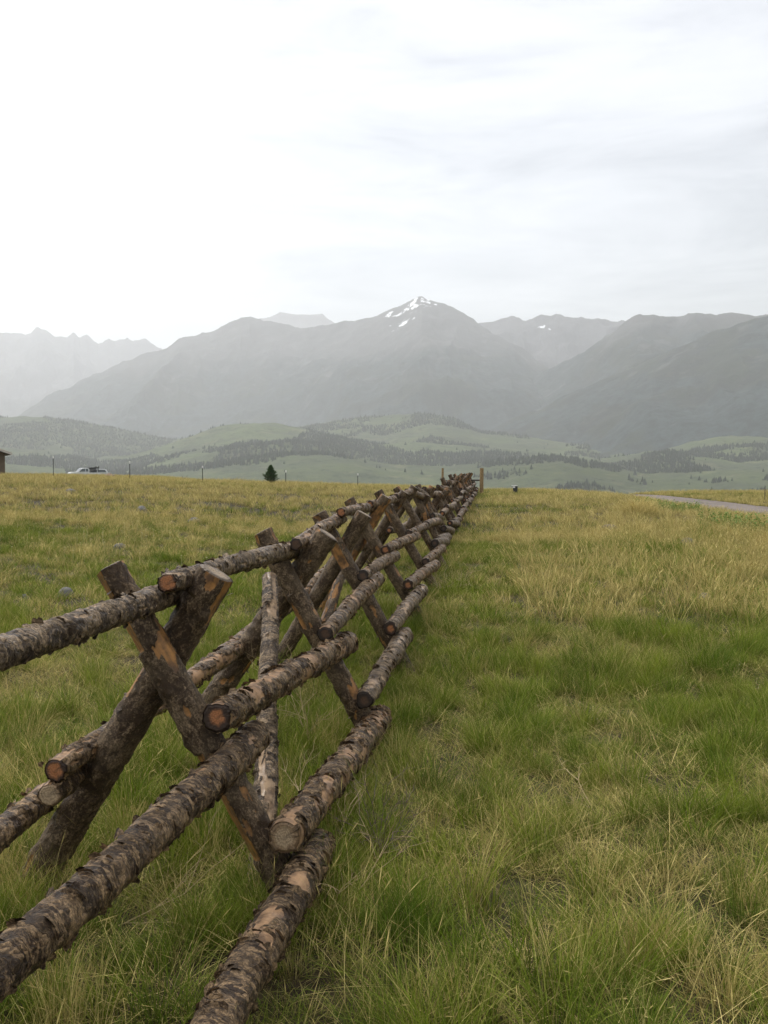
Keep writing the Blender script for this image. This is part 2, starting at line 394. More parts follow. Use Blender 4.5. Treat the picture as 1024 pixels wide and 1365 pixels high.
# rail on the left side
e = P(64, 1058, 3.97); q = Vector((e.x + .03, 1.0, e.z - .02)); rail(q, e, .085, .105, e1=M_END_PALE, res=3, fl=60)
L_('rail', P(64, 1058, 3.97), P(64, 1058, 3.97) + Vector((.0, -.03, 0)), .1, .1, M_END_PALE, res=1, seed=nsd()) if False else None
L_('support_block', P(65, 1059, 3.60), P(122, 1012, 4.12), .085, .095, M_RAIL, res=3, seed=nsd(), ends=(M_END_PALE, None), peel=.55)
rail(P(74, 1027, 3.62), P(322, 860, 6.75), .095, .12, M_END_OR, res=3, fl=80, peel=.56)
rail(P(297, 872, 6.3), P(406, 792, 9.2), .10, .13, M_END_DK)
rail(P(395, 800, 8.6), P(447, 752, 11.6), .10, .13)
rail(P(440, 760, 11.0), P(486, 724, 14.9), .10, .13)
rail(P(480, 730, 14.3), P(513, 707, 18.4), .10, .13)
# far bucks in a line that bends gently to the right
def cx(Y): return .75 * sstep(18, 75, np.array(Y)).item()
YF = [18.0 + 2.95 * k for k in range(1, 20)]
prev = 18.0
tlast = [P(549, 654, 18.2), P(571, 699, 18.2), P(590, 730, 18.2), P(513, 707, 18.2)]
for k, Y in enumerate(YF):
    res = 1 if k < 7 else 0
    jx = cx(Y) + random.uniform(-.04, .04); gz = g1(-1.2 + jx, Y)
    h = random.uniform(1.30, 1.50); w = random.uniform(-.09, .09); tw = random.uniform(-.09, .09)
    a0 = Vector((-1.42 + jx + w, Y - .05, gz + h + random.uniform(-.05, .06))); a1 = foot(a0, Vector((-.66 + jx, Y - .05, gz)))
    b0 = Vector((-1.02 + jx + tw, Y + .07, gz + h + random.uniform(-.07, .04))); b1 = foot(b0, Vector((-1.80 + jx, Y + .07, gz)))
    da, db = random.uniform(.15, .21), random.uniform(.15, .21)
    L_('post', a0, a1, da, da, M_LEG, res=res, seed=nsd(), peel=random.uniform(.54, .75), ends=(M_END_TOP if res else None, None), relief=.5)
    L_('post', b0, b1, db, db, M_LEG, res=res, seed=nsd(), peel=random.uniform(.54, .75), ends=(M_END_TOP if res else None, None), relief=.5)
    pj = cx(prev); pz = g1(-1.2 + pj, prev)
    for X_, Z_, d_ in ((-1.2, 1.24, .10), (-.86, .74, .12), (-.70, .31, .14), (-1.56, .56, .11)):
        u = random.uniform(-.08, .08); v = random.uniform(-.08, .08)
        s0 = Vector((X_ + pj - .02 + v, prev - random.uniform(.2, .5), pz + Z_ + .10 + u)); s1 = Vector((X_ + jx + .03, Y + random.uniform(.2, .5), gz + Z_ - .02 + v))
        L_('rail', s0, s1, d_ * 1.05, d_ * 1.45, random.choice((M_RAIL, M_RAIL2)), res=res, seed=nsd(), peel=.62, ends=(random.choice((M_END_DK, M_END_OR)), None), relief=1.2)
    prev = Y
# posts just outside the picture that carry the near rails
Y = 1.25
a0 = Vector((-1.46, Y - .05, 1.36)); b0 = Vector((-1.0, Y + .07, 1.36))
for p0_, p1_ in ((a0, Vector((-.70, Y - .05, 0))), (b0, Vector((-1.84, Y + .07, 0)))):
    L_('post', p0_, foot(p0_, p1_), .135, .14, M_LEG, res=2, seed=nsd(), peel=.65, ends=(M_END_TOP, None), relief=.85, bend=.006, knots=4)

# ---------------------------------------------------------------- H-brace, box, steel posts
M_POST = simple('weathered_post', (.30, .21, .10), (.19, .125, .06), 9)
M_STEEL = simple('steel_post_paint', (.045, .05, .045), (.03, .03, .03), 20, .6)
M_WHITE = simple('white_paint', (.8, .8, .78), (.7, .7, .68), 3, .45)
pp1, pp2 = P(642, 655, 70), P(590, 655, 74)
hb = empty('brace_posts', (pp1.x, 70, g1(pp1.x, 70)), 'pair of round wooden posts joined by a dark crossbar at the log fence end', 'fence posts')
def wpost(base, top, r, parent, name='post'):
    h = top - base.z; o = MB()
    o.tube([(0, 0, -.3), (0, 0, h * .5), (.01, 0, h - .02), (.01, 0, h)], [r * 1.05, r, r * .97, r * .9], 14)
    ob = o.build(name, M_POST, parent, smooth=False); ob.location = base - parent.location; return ob
z1 = P(642, 624, 70).z; z2 = P(590, 624, 74).z
wpost(Vector((pp1.x, 70, g1(pp1.x, 70))), z1, .135, hb); wpost(Vector((pp2.x, 74, g1(pp2.x, 74))), z2, .085, hb)
o = MB(); c0 = Vector((pp1.x, 70, P(642, 640, 70).z)) - hb.location; c1 = Vector((pp2.x, 74, P(590, 641, 74).z)) - hb.location
o.tube([c0, (c0 + c1) / 2, c1], [.055] * 3, 8); o.build('crossbar', M_END_DK, hb)
o = MB(); o.tube([c0 + Vector((0, 0, -.95)), c1 + Vector((0, 0, -.05))], [.006] * 2, 5); o.build('brace_wire', M_STEEL, hb)

ub_l = P(687, 655, 72); ub = empty('utility_box', (ub_l.x, 72, g1(ub_l.x, 72)), 'small dark box with pale lid alone on the grassy crest right of the fence', 'utility box')
o = MB(); zt = P(687, 647.5, 72).z - ub.location.z; o.box((0, 0, zt / 2 - .1), (.32, .26, zt + .14)); o.build('box_body', M_STEEL, ub, bevel=.02)
o = MB(); o.box((-.06, 0, zt + .01), (.40, .32, .05)); o.build('lid', M_WHITE, ub, bevel=.01)
o = MB(); o.box((-.1, -.155, zt - .1), (.16, .02, .1)); o.build('plate', M_WHITE, ub)

GPOST = 'white tipped steel posts along the far grass crest'
def tpost(px, ytop, Y, label, tip=True):
    p = P(px, ytop, Y); gz = g1(p.x, Y); e_ = empty('steel_post', (p.x, Y, gz), label, 'fence post', GPOST)
    h = p.z - gz; o = MB(); o.box((0, 0, (h - .14) / 2 - .1), (.042, .012, h - .14 + .2)); o.box((0, .02, (h - .14) / 2 - .1), (.012, .04, h - .14 + .2))
    for k in range(int(h / .12)): o.box((0, -.012, .1 + k * .12), (.02, .014, .03))
    o.build('stake', M_STEEL, e_)
    if tip:
        o = MB(); o.box((0, 0, h - .07), (.08, .03, .14)); o.box((0, .02, h - .07), (.03, .05, .14)); o.build('white_tip', M_WHITE, e_, bevel=.004)
tpost(71, 608, 62, 'white tipped steel post standing between the brown building and the white pickup')
tpost(173, 615, 62, 'white tipped steel post just right of the parked vehicles')
tpost(270, 621, 62, 'white tipped steel post midway between the parked vehicles and the little pine')
tpost(381, 627, 63, 'white tipped steel post immediately right of the little pine')
tpost(477, 631, 66, 'white tipped steel post closest to the log fence, right of the little pine')
tpost(1020, 645, 66, 'dark steel post without a white tip beyond the gravel road at the right', False)

# ---------------------------------------------------------------- vehicles, building, dirt
M_CAR = simple('white_car_paint', (.60, .61, .62), (.50, .51, .52), 1.5, .3, spec=.5)
M_GLASS = simple('tinted_glass', (.10, .12, .12), (.07, .08, .08), 2, .08, spec=.8)
M_BLACK = simple('black_metal', (.015, .015, .016), (.03, .03, .03), 8, .5)
M_TYRE = simple('tyre_rubber', (.02, .02, .02), (.03, .03, .03), 9, .9)
M_RED = simple('red_lens', (.4, .02, .02), None, 9, .3)
M_LENS = simple('headlight_lens', (.7, .7, .68), None, 9, .1, spec=.8)
def wheel(parent, x, y, r=.38):
    o = MB(); n = 24
    prof = [(.8 * r, -.11), (r, -.09), (r, .09), (.8 * r, .11)]
    vs = [(pr * math.cos(2 * math.pi * k / n), yy, pr * math.sin(2 * math.pi * k / n)) for pr, yy in prof for k in range(n)]
    o.add(vs, [(j * n + k, j * n + (k + 1) % n, (j + 1) * n + (k + 1) % n, (j + 1) * n + k) for j in range(3) for k in range(n)])
    w = o.build('wheel', M_TYRE, parent, smooth=True); w.location = (x, y, r)
    o = MB(); o.tube([(0, -.10, 0), (0, .10, 0)], [r * .62] * 2, 16); o.tube([(0, -.115, 0), (0, .115, 0)], [r * .2] * 2, 12)
    o.build('rim', simple('rim_steel', (.5, .5, .5), None, 5, .4, .7), w)
def vehicle(name, label, px, py_top, Y, kind):
    c = P(px, py_top, Y); rt = 1.85 if kind == 'truck' else 1.72
    e_ = empty(name, (c.x, Y, c.z - rt), label, 'pickup truck' if kind == 'truck' else 'car')
    hw = .92
    if kind == 'truck':    # faces -X
        body = [(-2.7, .45), (-2.72, .95), (-2.6, 1.1), (-1.35, 1.18), (.55, 1.18), (.56, 1.05), (2.7, 1.05), (2.72, .5)]
        cab = [(-1.35, 1.18), (-.72, 1.80), (-.35, 1.85), (.35, 1.84), (.52, 1.72), (.55, 1.18)]
        gl = [(-1.18, 1.22), (-.68, 1.72), (-.15, 1.75), (-.15, 1.22)]; gl2 = [(-.07, 1.22), (-.07, 1.75), (.36, 1.74), (.42, 1.22)]
    else:
        body = [(-2.3, .4), (-2.32, .85), (-2.1, 1.0), (-1.1, 1.08), (2.15, 1.1), (2.25, .9), (2.22, .42)]
        cab = [(-1.1, 1.08), (-.4, 1.66), (.1, 1.72), (1.6, 1.70), (1.9, 1.60), (2.15, 1.1)]
        gl = [(-.85, 1.13), (-.32, 1.58), (.2, 1.62), (.2, 1.13)]; gl2 = [(.3, 1.13), (.3, 1.62), (1.6, 1.60), (1.85, 1.13)]
    o = MB(); o.prism(body, -hw, hw); o.build('body', M_CAR, e_, bevel=.05)
    o = MB()
    n = len(cab); ins = .12
    vs = [(x, -hw + (ins if z > 1.3 else .01), z) for x, z in cab] + [(x, hw - (ins if z > 1.3 else .01), z) for x, z in cab]
    o.add(vs, [tuple(range(n)), tuple(range(n, 2 * n))[::-1]] + [(k, k + n, (k + 1) % n + n, (k + 1) % n) for k in range(n)]); o.build('cab', M_CAR, e_, bevel=.04)
    for g_ in (gl, gl2):
        for sgn in (-1, 1):
            o = MB(); f = lambda x, z: (x, sgn * (hw + .005 - .11 * (z - 1.18) / .6), z)
            vs = [f(x, z) for x, z in g_] + [(a, b - sgn * .03, c_) for a, b, c_ in [f(x, z) for x, z in g_]]; m_ = len(g_)
            o.add(vs, [tuple(range(m_)), tuple(range(m_, 2 * m_))[::-1]] + [(k, k + m_, (k + 1) % m_ + m_, (k + 1) % m_) for k in range(m_)]); o.build('side_window', M_GLASS, e_)
    xw = cab[0][0]; xt, zt_ = cab[1]
    o = MB(); o.add([(xw + .04, -.78, 1.2), (xw + .04, .78, 1.2), (xt - .06, .68, zt_ - .04), (xt - .06, -.68, zt_ - .04), (xw + .1, -.78, 1.2), (xw + .1, .78, 1.2), (xt, .68, zt_ - .04), (xt, -.68, zt_ - .04)],
                    [(0, 1, 2, 3), (7, 6, 5, 4), (0, 4, 5, 1), (1, 5, 6, 2), (2, 6, 7, 3), (3, 7, 4, 0)]); w_ = o.build('windscreen', M_GLASS, e_); w_.location = (-.03, 0, .02)
    fx = body[1][0]; bx_ = body[-2][0]
    for sgn in (-1, 1):
        o = MB(); o.box((fx + .0, sgn * .7, .88), (.06, .3, .16)); o.build('headlight', M_LENS, e_, bevel=.01)
        o = MB(); o.box((bx_ + .0, sgn * .8, .85), (.06, .16, .26)); o.build('tail_light', M_RED, e_, bevel=.01)
        o = MB(); o.box((cab[0][0] + .35, sgn * (hw + .12), 1.28), (.1, .2, .16)); o.build('mirror', M_BLACK, e_, bevel=.02)
        for wx in (-1.75 if kind == 'truck' else -1.45, 1.75 if kind == 'truck' else 1.4): wheel(e_, wx, sgn * .84)
    if kind == 'truck':
        o = MB()
        for sgn in (-1, 1):
            for k in range(8):
                x = .72 + k * .2; o.box((x, sgn * .8, 1.42), (.09, .05, .78), rot=Matrix.Rotation(R(8), 3, 'Y'))
            o.box((1.4, sgn * .8, 1.86), (1.75, .06, .14), rot=Matrix.Rotation(R(-4), 3, 'Y'))
            o.box((2.22, sgn * .8, 2.0), (.12, .08, .36))
        for x in (.65, 1.4, 2.15): o.box((x, 0, 1.86 + .05 * (x - .6)), (.08, 1.6, .08))
        o.build('cargo_rack', M_BLACK, e_)
        o = MB(); o.box((1.6, 0, 1.075), (2.05, 1.55, .03)); o.build('bed_liner', M_BLACK, e_)
    e_.rotation_euler.z = R(38 if kind == 'truck' else 30)
    return e_
vehicle('pickup_truck', 'white pickup truck with a black slatted cargo rack parked behind the left grass crest', 113, 623.8, 168, 'truck')
vehicle('parked_car', 'plain white car parked directly behind the pickup truck with the black rack', 127, 625.2, 176, 'car')

M_DIRT = simple('bare_dirt', (.19, .13, .09), (.12, .085, .06), 6)
def mound(name, px, py, Y, w, d, h, label):
    c = P(px, py, Y); gz = c.z - h; nu, nv = 36, 14; a = np.linspace(0, 2 * np.pi, nu, endpoint=False); s = np.linspace(1.5, 0, nv); A, S = np.meshgrid(a, s, indexing='ij')
    X = np.cos(A) * S * w / 2; Y_ = np.sin(A) * S * d / 2; Z = h * np.exp(-S * S * 2.2) * (1 + .5 * (n2(X + 50, Y_, 1.5, 5) - .5) + .4 * (n2(X, Y_, 6., 6) - .5))
    Z = Z - 1.2 * sstep(.9, 1.5, S)
    me = mesh_np(name, np.stack([X, Y_, Z], -1).reshape(-1, 3), gridfaces(nu, nv, True), [M_DIRT])
    o = link(name, me, label=label, category='dirt pile'); o.location = (c.x, Y, gz)
mound('dirt_pile', 146, 631.5, 78, 2.3, 2.0, .5, 'low pile of bare brown dirt right of the parked vehicles')

M_WALL = simple('brown_siding', (.17, .13, .09), (.13, .10, .07), 3)
M_ROOF = simple('pale_roof', (.45, .42, .38), (.36, .34, .31), 4)
M_FASC = simple('fascia', (.55, .52, .46), (.45, .42, .38), 4)
cb = P(7, 630, 70); zb = g1(cb.x - 3, 70)
bl = empty('shed', (cb.x, 70, zb), 'brown building corner with a pale sloping roof edge at the left border of the view', 'building')
ze = P(7, 604, 70).z - zb
o = MB(); o.prism([(0, -1.), (0, ze), (-3.6, ze + 1.3), (-7.2, ze), (-7.2, -1.)], 0, 6.5); o.build('wall', M_WALL, bl)
o = MB()
for k in range(24): o.box((-.15 - .3 * k, -.012, ze / 2 - .5), (.03, .024, ze + .95))
o.build('corner_board', M_WALL, bl)
o = MB()
for sgn in (1, -1):
    x0, x1 = (.45, -3.6) if sgn > 0 else (-7.65, -3.6); z0_ = ze - .1625
    o.add([(x0, -.5, z0_ + .03), (x0, 7, z0_ + .03), (x1, 7, ze + 1.33), (x1, -.5, ze + 1.33), (x0, -.5, z0_ + .17), (x0, 7, z0_ + .17), (x1, 7, ze + 1.47), (x1, -.5, ze + 1.47)],
          [(0, 1, 2, 3), (7, 6, 5, 4), (0, 4, 5, 1), (1, 5, 6, 2), (2, 6, 7, 3), (3, 7, 4, 0)])
o.build('roof', M_ROOF, bl)
o = MB(); o.add([(.46, -.53, ze - .15), (-3.6, -.53, ze + 1.3), (-3.6, -.53, ze + 1.49), (.46, -.53, ze + .03), (.46, -.503, ze - .15), (-3.6, -.503, ze + 1.3), (-3.6, -.503, ze + 1.49), (.46, -.503, ze + .03)],
                [(0, 1, 2, 3), (7, 6, 5, 4), (0, 4, 5, 1), (1, 5, 6, 2), (2, 6, 7, 3), (3, 7, 4, 0)]); o.build('fascia', M_FASC, bl)
o = MB(); o.box((-2.2, -.02, 1.3), (1.1, .05, .9)); wf = o.build('window', M_FASC, bl); o = MB(); o.box((-2.2, -.05, 1.3), (.95, .02, .75)); o.build('pane', M_GLASS, wf)

bl.rotation_euler.z = R(31)
# ---------------------------------------------------------------- foliage things
def leaf_mat(name, c1, c2):
    m, t, b = mat(name); g = t.node('ShaderNodeNewGeometry'); n = t.noise(g.outputs['Position'], 3, 4)
    oi = t.math('MULTIPLY', g.outputs['Random Per Island'], 1.)
    c = t.mix(oi, c1, c2); setc(t, b, t.mix(t.math('MULTIPLY', n, .4), c, (c1[0] * .5, c1[1] * .5, c1[2] * .5)))
    tr = t.node('ShaderNodeBsdfTranslucent'); t.link(c, tr.inputs['Color']); mx = t.node('ShaderNodeMixShader'); mx.inputs[0].default_value = .3
    t.link(b.outputs[0], mx.inputs[1]); t.link(tr.outputs[0], mx.inputs[2]); t.link(mx.outputs[0], t.n['Material Output'].inputs[0]); return m
M_PINE = leaf_mat('pine_needles', (.03, .065, .02), (.06, .11, .035))
M_TRUNK = simple('trunk_bark', (.12, .08, .05), (.07, .05, .035), 14)
M_TWIG = simple('dry_twig', (.50, .39, .22), (.36, .27, .14), 14, .7)
M_BRUSH = simple('grey_brush', (.16, .12, .09), (.10, .075, .06), 14)
def pine(px, pbase, ptop, Y, label):
    b_ = P(px, pbase, Y); t_ = P(px, ptop, Y); gz = g1(b_.x, Y); H = t_.z - gz
    e_ = empty('pine_tree', (b_.x, Y, gz), label, 'tree'); tr = MB(); cr = MB(); lr = random.Random(5)
    tr.tube([(0, 0, -.1), (.02, 0, H * .5), (0, 0, H * .95)], [.05, .035, .01], 7)
    for k in range(64):
        q_ = k / 64; z = H * (.10 + .80 * q_); a = k * 2.4; ln = H * (.40 * (1 - q_) ** .9 + .03) * lr.uniform(.55, 1.1)
        tip = Vector((math.cos(a) * ln, math.sin(a) * ln, z + ln * .55)); tr.tube([(0, 0, z), tip * .6 + Vector((0, 0, z * .35)), tip], [.014, .01, .005], 4)
        for j in range(9):
            f = .3 + .7 * j / 8; c = Vector((0, 0, z)).lerp(tip, f)
            for q in range(13):
                d = Vector((lr.gauss(0, 1), lr.gauss(0, 1), lr.gauss(.7, .8))).normalized() * lr.uniform(.06, .12); s_ = d.orthogonal().normalized() * .009
                cr.add([c - s_, c + s_, c + d], [(0, 1, 2)])
    tr.build('trunk', M_TRUNK, e_, smooth=True); cr.build('crown', M_PINE, e_)
pine(361, 640, 618.5, 60, 'small bushy dark green pine poking above the grass crest')
def twigs(name, loc, H, n, spread, label, cat, m, seed, lean=(0, 0), r=.004, kids=4, up=.7):
    e_ = MB(); lr = random.Random(seed)
    def br(p, d, ln, rr, dep):
        pts = [p]; dd = d.copy()
        for i in range(4):
            dd = (dd + Vector((lr.gauss(0, .16), lr.gauss(0, .16), lr.gauss(0, .12)))).normalized(); pts.append(pts[-1] + dd * ln / 4)
        e_.tube(pts, [rr, rr * .85, rr * .7, rr * .55, rr * .35], 5, cap=False)
        if dep > 0:
            for k in range(kids):
                i = lr.randint(1, 4); nd = (dd + Vector((lr.gauss(0, .7), lr.gauss(0, .7), lr.gauss(.1, .5)))).normalized(); br(pts[i], nd, ln * lr.uniform(.3, .6), rr * .6, dep - 1)
    for k in range(n):
        d = Vector((lean[0] + lr.gauss(0, spread), lean[1] + lr.gauss(0, spread), up)).normalized(); br(Vector((lr.gauss(0, .015), lr.gauss(0, .015), -.02)), d, H * lr.uniform(.7, 1.1), r, 2)
    o = e_.build(name, m, None, smooth=True, label=label, category=cat); o.location = loc; return o
def gp(px, py, Y0):      # where a pixel's ray meets the ground near depth Y0
    Y = Y0
    for _ in range(30):
        p = P(px, py, Y); g = g1(p.x, Y); dr = EYE - p.z; Y = max(1.5, Y * (EYE - g) / max(dr, .05)) * .5 + Y * .5
    p = P(px, py, Y); return Vector((p.x, p.y, g1(p.x, p.y)))
def tw(px, py, Y0, *a, **k): p = gp(px, py, Y0); return twigs(a[0], p, *a[1:], **k)
tw(440, 1215, 3.6, 'dead_weed', .42, 2, .35, 'pale dry branching weed stalk beside the bottom rail in the foreground', 'dead weed', M_TWIG, 3, lean=(.9, .1), r=.0032, up=.35)
tw(425, 1160, 4.2, 'dead_weed', .48, 2, .2, 'upright pale dry weed skeleton right of the near lower rail end', 'dead weed', M_TWIG, 8, lean=(.1, 0), r=.0028)
tw(415, 1000, 5.6, 'dead_weed', .6, 3, .3, 'wiry pale dry weed between the two near rails under the second post pair', 'dead weed', M_TWIG, 11, lean=(.2, 0), r=.003)
tw(125, 1240, 3.3, 'dead_weed', .45, 2, .35, 'fallen pale dry stalk in the grass left of the nearest low rail', 'dead weed', M_TWIG, 14, lean=(.9, 0), r=.003, up=.3)
tw(800, 1085, 5.0, 'dead_weed', .33, 2, .4, 'bent tan dry weed lying alone in the open grass at right', 'dead weed', M_TWIG, 21, lean=(-.5, 0), r=.0035, up=.3)
tw(600, 790, 13, 'dead_weed', .6, 9, .6, 'round tangle of pale dry stems against the fence at mid distance', 'dead weed', M_TWIG, 25, r=.004, up=.5)
tw(505, 1150, 4.2, 'dry_bush', .36, 12, .45, 'low grey brown leafless bush in the grass right of the near rail ends', 'dry bush', M_BRUSH, 30, r=.0025, kids=4)
tw(397, 645, 58, 'sapling', .85, 3, .2, 'thin bare sapling right of the small pine on the crest', 'sapling', M_BRUSH, 40, r=.012, kids=4)
tw(245, 641, 58, 'sapling', .5, 3, .3, 'tiny bare sapling on the crest left of the small pine', 'sapling', M_BRUSH, 41, r=.012, kids=4)

# rocks
M_ROCK = simple('grey_rock', (.14, .138, .13), (.07, .07, .065), 9)
M_ROCK2 = simple('brown_rock', (.13, .11, .095), (.075, .06, .05), 9)
def rock(px, py, Y0, w, h, label, m=M_ROCK, seed=1):
    p = gp(px, py, Y0); nu, nv = 24, 14; a = np.linspace(0, 2 * np.pi, nu, endpoint=False); b_ = np.linspace(-np.pi / 2, np.pi / 2, nv); A, B = np.meshgrid(a, b_, indexing='ij')
    d = np.stack([np.cos(A) * np.cos(B), np.sin(A) * np.cos(B), np.sin(B)], -1); r = .6 + .9 * fbm(d * 1.6 + seed * 9.7, 3)
    r = np.minimum(r, .95 + .1 * fbm(d * 6 + seed, 2))
    me = mesh_np('rock', (d * r[..., None] * np.array([w / 2, w * .4, h])).reshape(-1, 3), gridfaces(nu, nv, True), [m], smooth=True)
    o = link('rock', me, label=label, category='rock', group='rocks lying in the grass'); o.location = p + Vector((0, 0, -h * .15)); o.rotation_euler.z = seed
rock(88, 796, 12, .26, .16, 'rounded grey rock in the left grass above the nearest top rail', seed=1)
rock(33, 800, 12, .15, .10, 'small grey rock at the left border next to a rounded rock', seed=2)
rock(160, 731, 18, .30, .13, 'flat grey rock half hidden in the green grass left of the posts', seed=3)
rock(259, 697, 27, .50, .2, 'pale grey boulder in the far left straw grass above the crossed posts', seed=4)
rock(189, 681, 34, .45, .2, 'low grey stone high on the far left slope', seed=5)
rock(94, 657, 44, .6, .22, 'faint grey stone just under the left crest below the vehicles', seed=9)
rock(812, 709, 26, .65, .26, 'broad brown grey rock in the straw grass right of the fence', M_ROCK2, 6)
rock(916, 727, 21, .45, .22, 'knobbly pale rock below the gravel road in straw grass', M_ROCK, 7)
rock(940, 800, 13, .24, .12, 'small pinkish grey rock near the right border in tall grass', M_ROCK2, 8)

# ---------------------------------------------------------------- ground, road
def ground_mat():
    m, t, b = mat('ground_soil'); g = t.node('ShaderNodeNewGeometry'); p = g.outputs['Position']
    n = t.noise(p, .35, 5); n_ = t.noise(p, 9, 6, .7); big = t.noise(p, .004, 6, .6)
    c = t.mix(t.ramp(n_, [(.35, 0.), (.65, 1.)]), (.020, .014, .009), (.06, .046, .025))
    c = t.mix(t.ramp(n, [(.4, 0.), (.6, .5)]), c, (.04, .04, .015))
    sx = t.node('ShaderNodeSeparateXYZ'); t.link(p, sx.inputs[0])
    far = t.ramp(t.math('DIVIDE', sx.outputs[1], 200.), [(.3, 0.), (.7, 1.)])
    fc = t.mix(t.ramp(big, [(.4, 0.), (.6, 1.)]), (.10, .12, .05), (.16, .16, .075))
    setc(t, b, t.mix(far, c, fc)); b.inputs['Specular IOR Level'].default_value = .1
    t.link(t.bump(n_, .8, .03), b.inputs['Normal']); return m
r = np.concatenate([[.02], np.geomspace(.4, 120, 300), np.geomspace(124, 16400, 90)])
na = 900; th = np.linspace(0, 2 * np.pi, na, endpoint=False)
TH, RR = np.meshgrid(th, r, indexing='ij'); X = RR * np.sin(TH); Y_ = RR * np.cos(TH)
mg = ground_mat()
me = mesh_np('ground', np.stack([X, Y_, G(X, Y_)], -1).reshape(-1, 3), gridfaces(na, len(r), True)[:, ::-1], [mg]); link('ground', me, kind='structure')
def road_mat():
    m, t, b = mat('gravel'); g = t.node('ShaderNodeNewGeometry'); p = g.outputs['Position']
    n1, nf = t.noise(t.mapping(p, (1.2, .12, 1)), 1.0, 4), t.noise(p, 30, 6, .75)
    c = t.mix(t.ramp(n1, [(.4, 0.), (.6, 1.)]), (.115, .095, .08), (.165, .137, .118)); c = t.mix(t.ramp(nf, [(.4, 0.), (.65, .7)]), c, (.15, .125, .11))
    setc(t, b, c); t.link(t.bump(nf, .8, .02), b.inputs['Normal']); return m
def road_l(y): return 12.1 + .35 * np.sin(y * .07) - sstep(60, 110, y) * 2
xs = np.linspace(0, 1, 24); ys = np.concatenate([np.linspace(-30, 130, 330)]); XX, YY = np.meshgrid(xs, ys, indexing='ij')
RX = road_l(YY) + XX * 4.5
me = mesh_np('gravel_road', np.stack([RX, YY, G(RX, YY) + .02 + .05 * np.sin(XX * np.pi)], -1).reshape(-1, 3), gridfaces(24, len(ys)), [road_mat()]); link('gravel_road', me, kind='structure')

# ---------------------------------------------------------------- grass (stuff)
def grass_mat():
    m, t, b = mat('grass_blades')
    at = t.node('ShaderNodeAttribute', attribute_name='bc'); sp = t.node('ShaderNodeSeparateColor'); t.link(at.outputs['Color'], sp.inputs[0])
    rnd, tt, dry = sp.outputs[0], sp.outputs[1], sp.outputs[2]
    g = t.node('ShaderNodeNewGeometry'); p = t.mapping(g.outputs['Position'], (1, 1, 0))
    oi = t.node('ShaderNodeObjectInfo')
    pn = t.noise(p, .30, 4, .6); pn2 = t.noise(p, 1.6, 3)
    grn = t.mix(rnd, (.040, .085, .005), (.165, .235, .018))
    grn = t.mix(t.ramp(pn2, [(.35, 0.), (.65, 1.)]), grn, t.mix(rnd, (.12, .17, .012), (.31, .36, .045)))
    grn = t.mix(t.math('MULTIPLY', oi.outputs['Random'], .35), grn, (.05, .10, .03))
    stw = t.mix(rnd, (.36, .29, .09), (.82, .68, .29)); stw = t.mix(t.math('MULTIPLY', oi.outputs['Random'], .5), stw, (.24, .185, .07))
    d = t.math('ADD', dry, t.math('MULTIPLY', t.math('SUBTRACT', pn, .5), 1.3)); d = t.math('ADD', d, t.math('MULTIPLY', tt, .22))
    d = t.ramp(d, [(.35, 0.), (.75, 1.)])
    c = t.mix(d, grn, stw)
    c = t.mix(t.ramp(tt, [(0., .8), (.4, 0.)]), c, (.075, .058, .022))  # dead brown bases, also darkened in colour to stand in for shade inside tufts
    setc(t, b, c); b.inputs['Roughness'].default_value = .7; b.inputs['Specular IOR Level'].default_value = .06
    tr = t.node('ShaderNodeBsdfTranslucent'); t.link(c, tr.inputs['Color']); mx = t.node('ShaderNodeMixShader'); mx.inputs[0].default_value = .16
    t.link(b.outputs[0], mx.inputs[1]); t.link(tr.outputs[0], mx.inputs[2]); t.link(mx.outputs[0], t.n['Material Output'].inputs[0]); return m
M_GRASS = grass_mat()
GC = bpy.data.collections.new('grass_tufts')
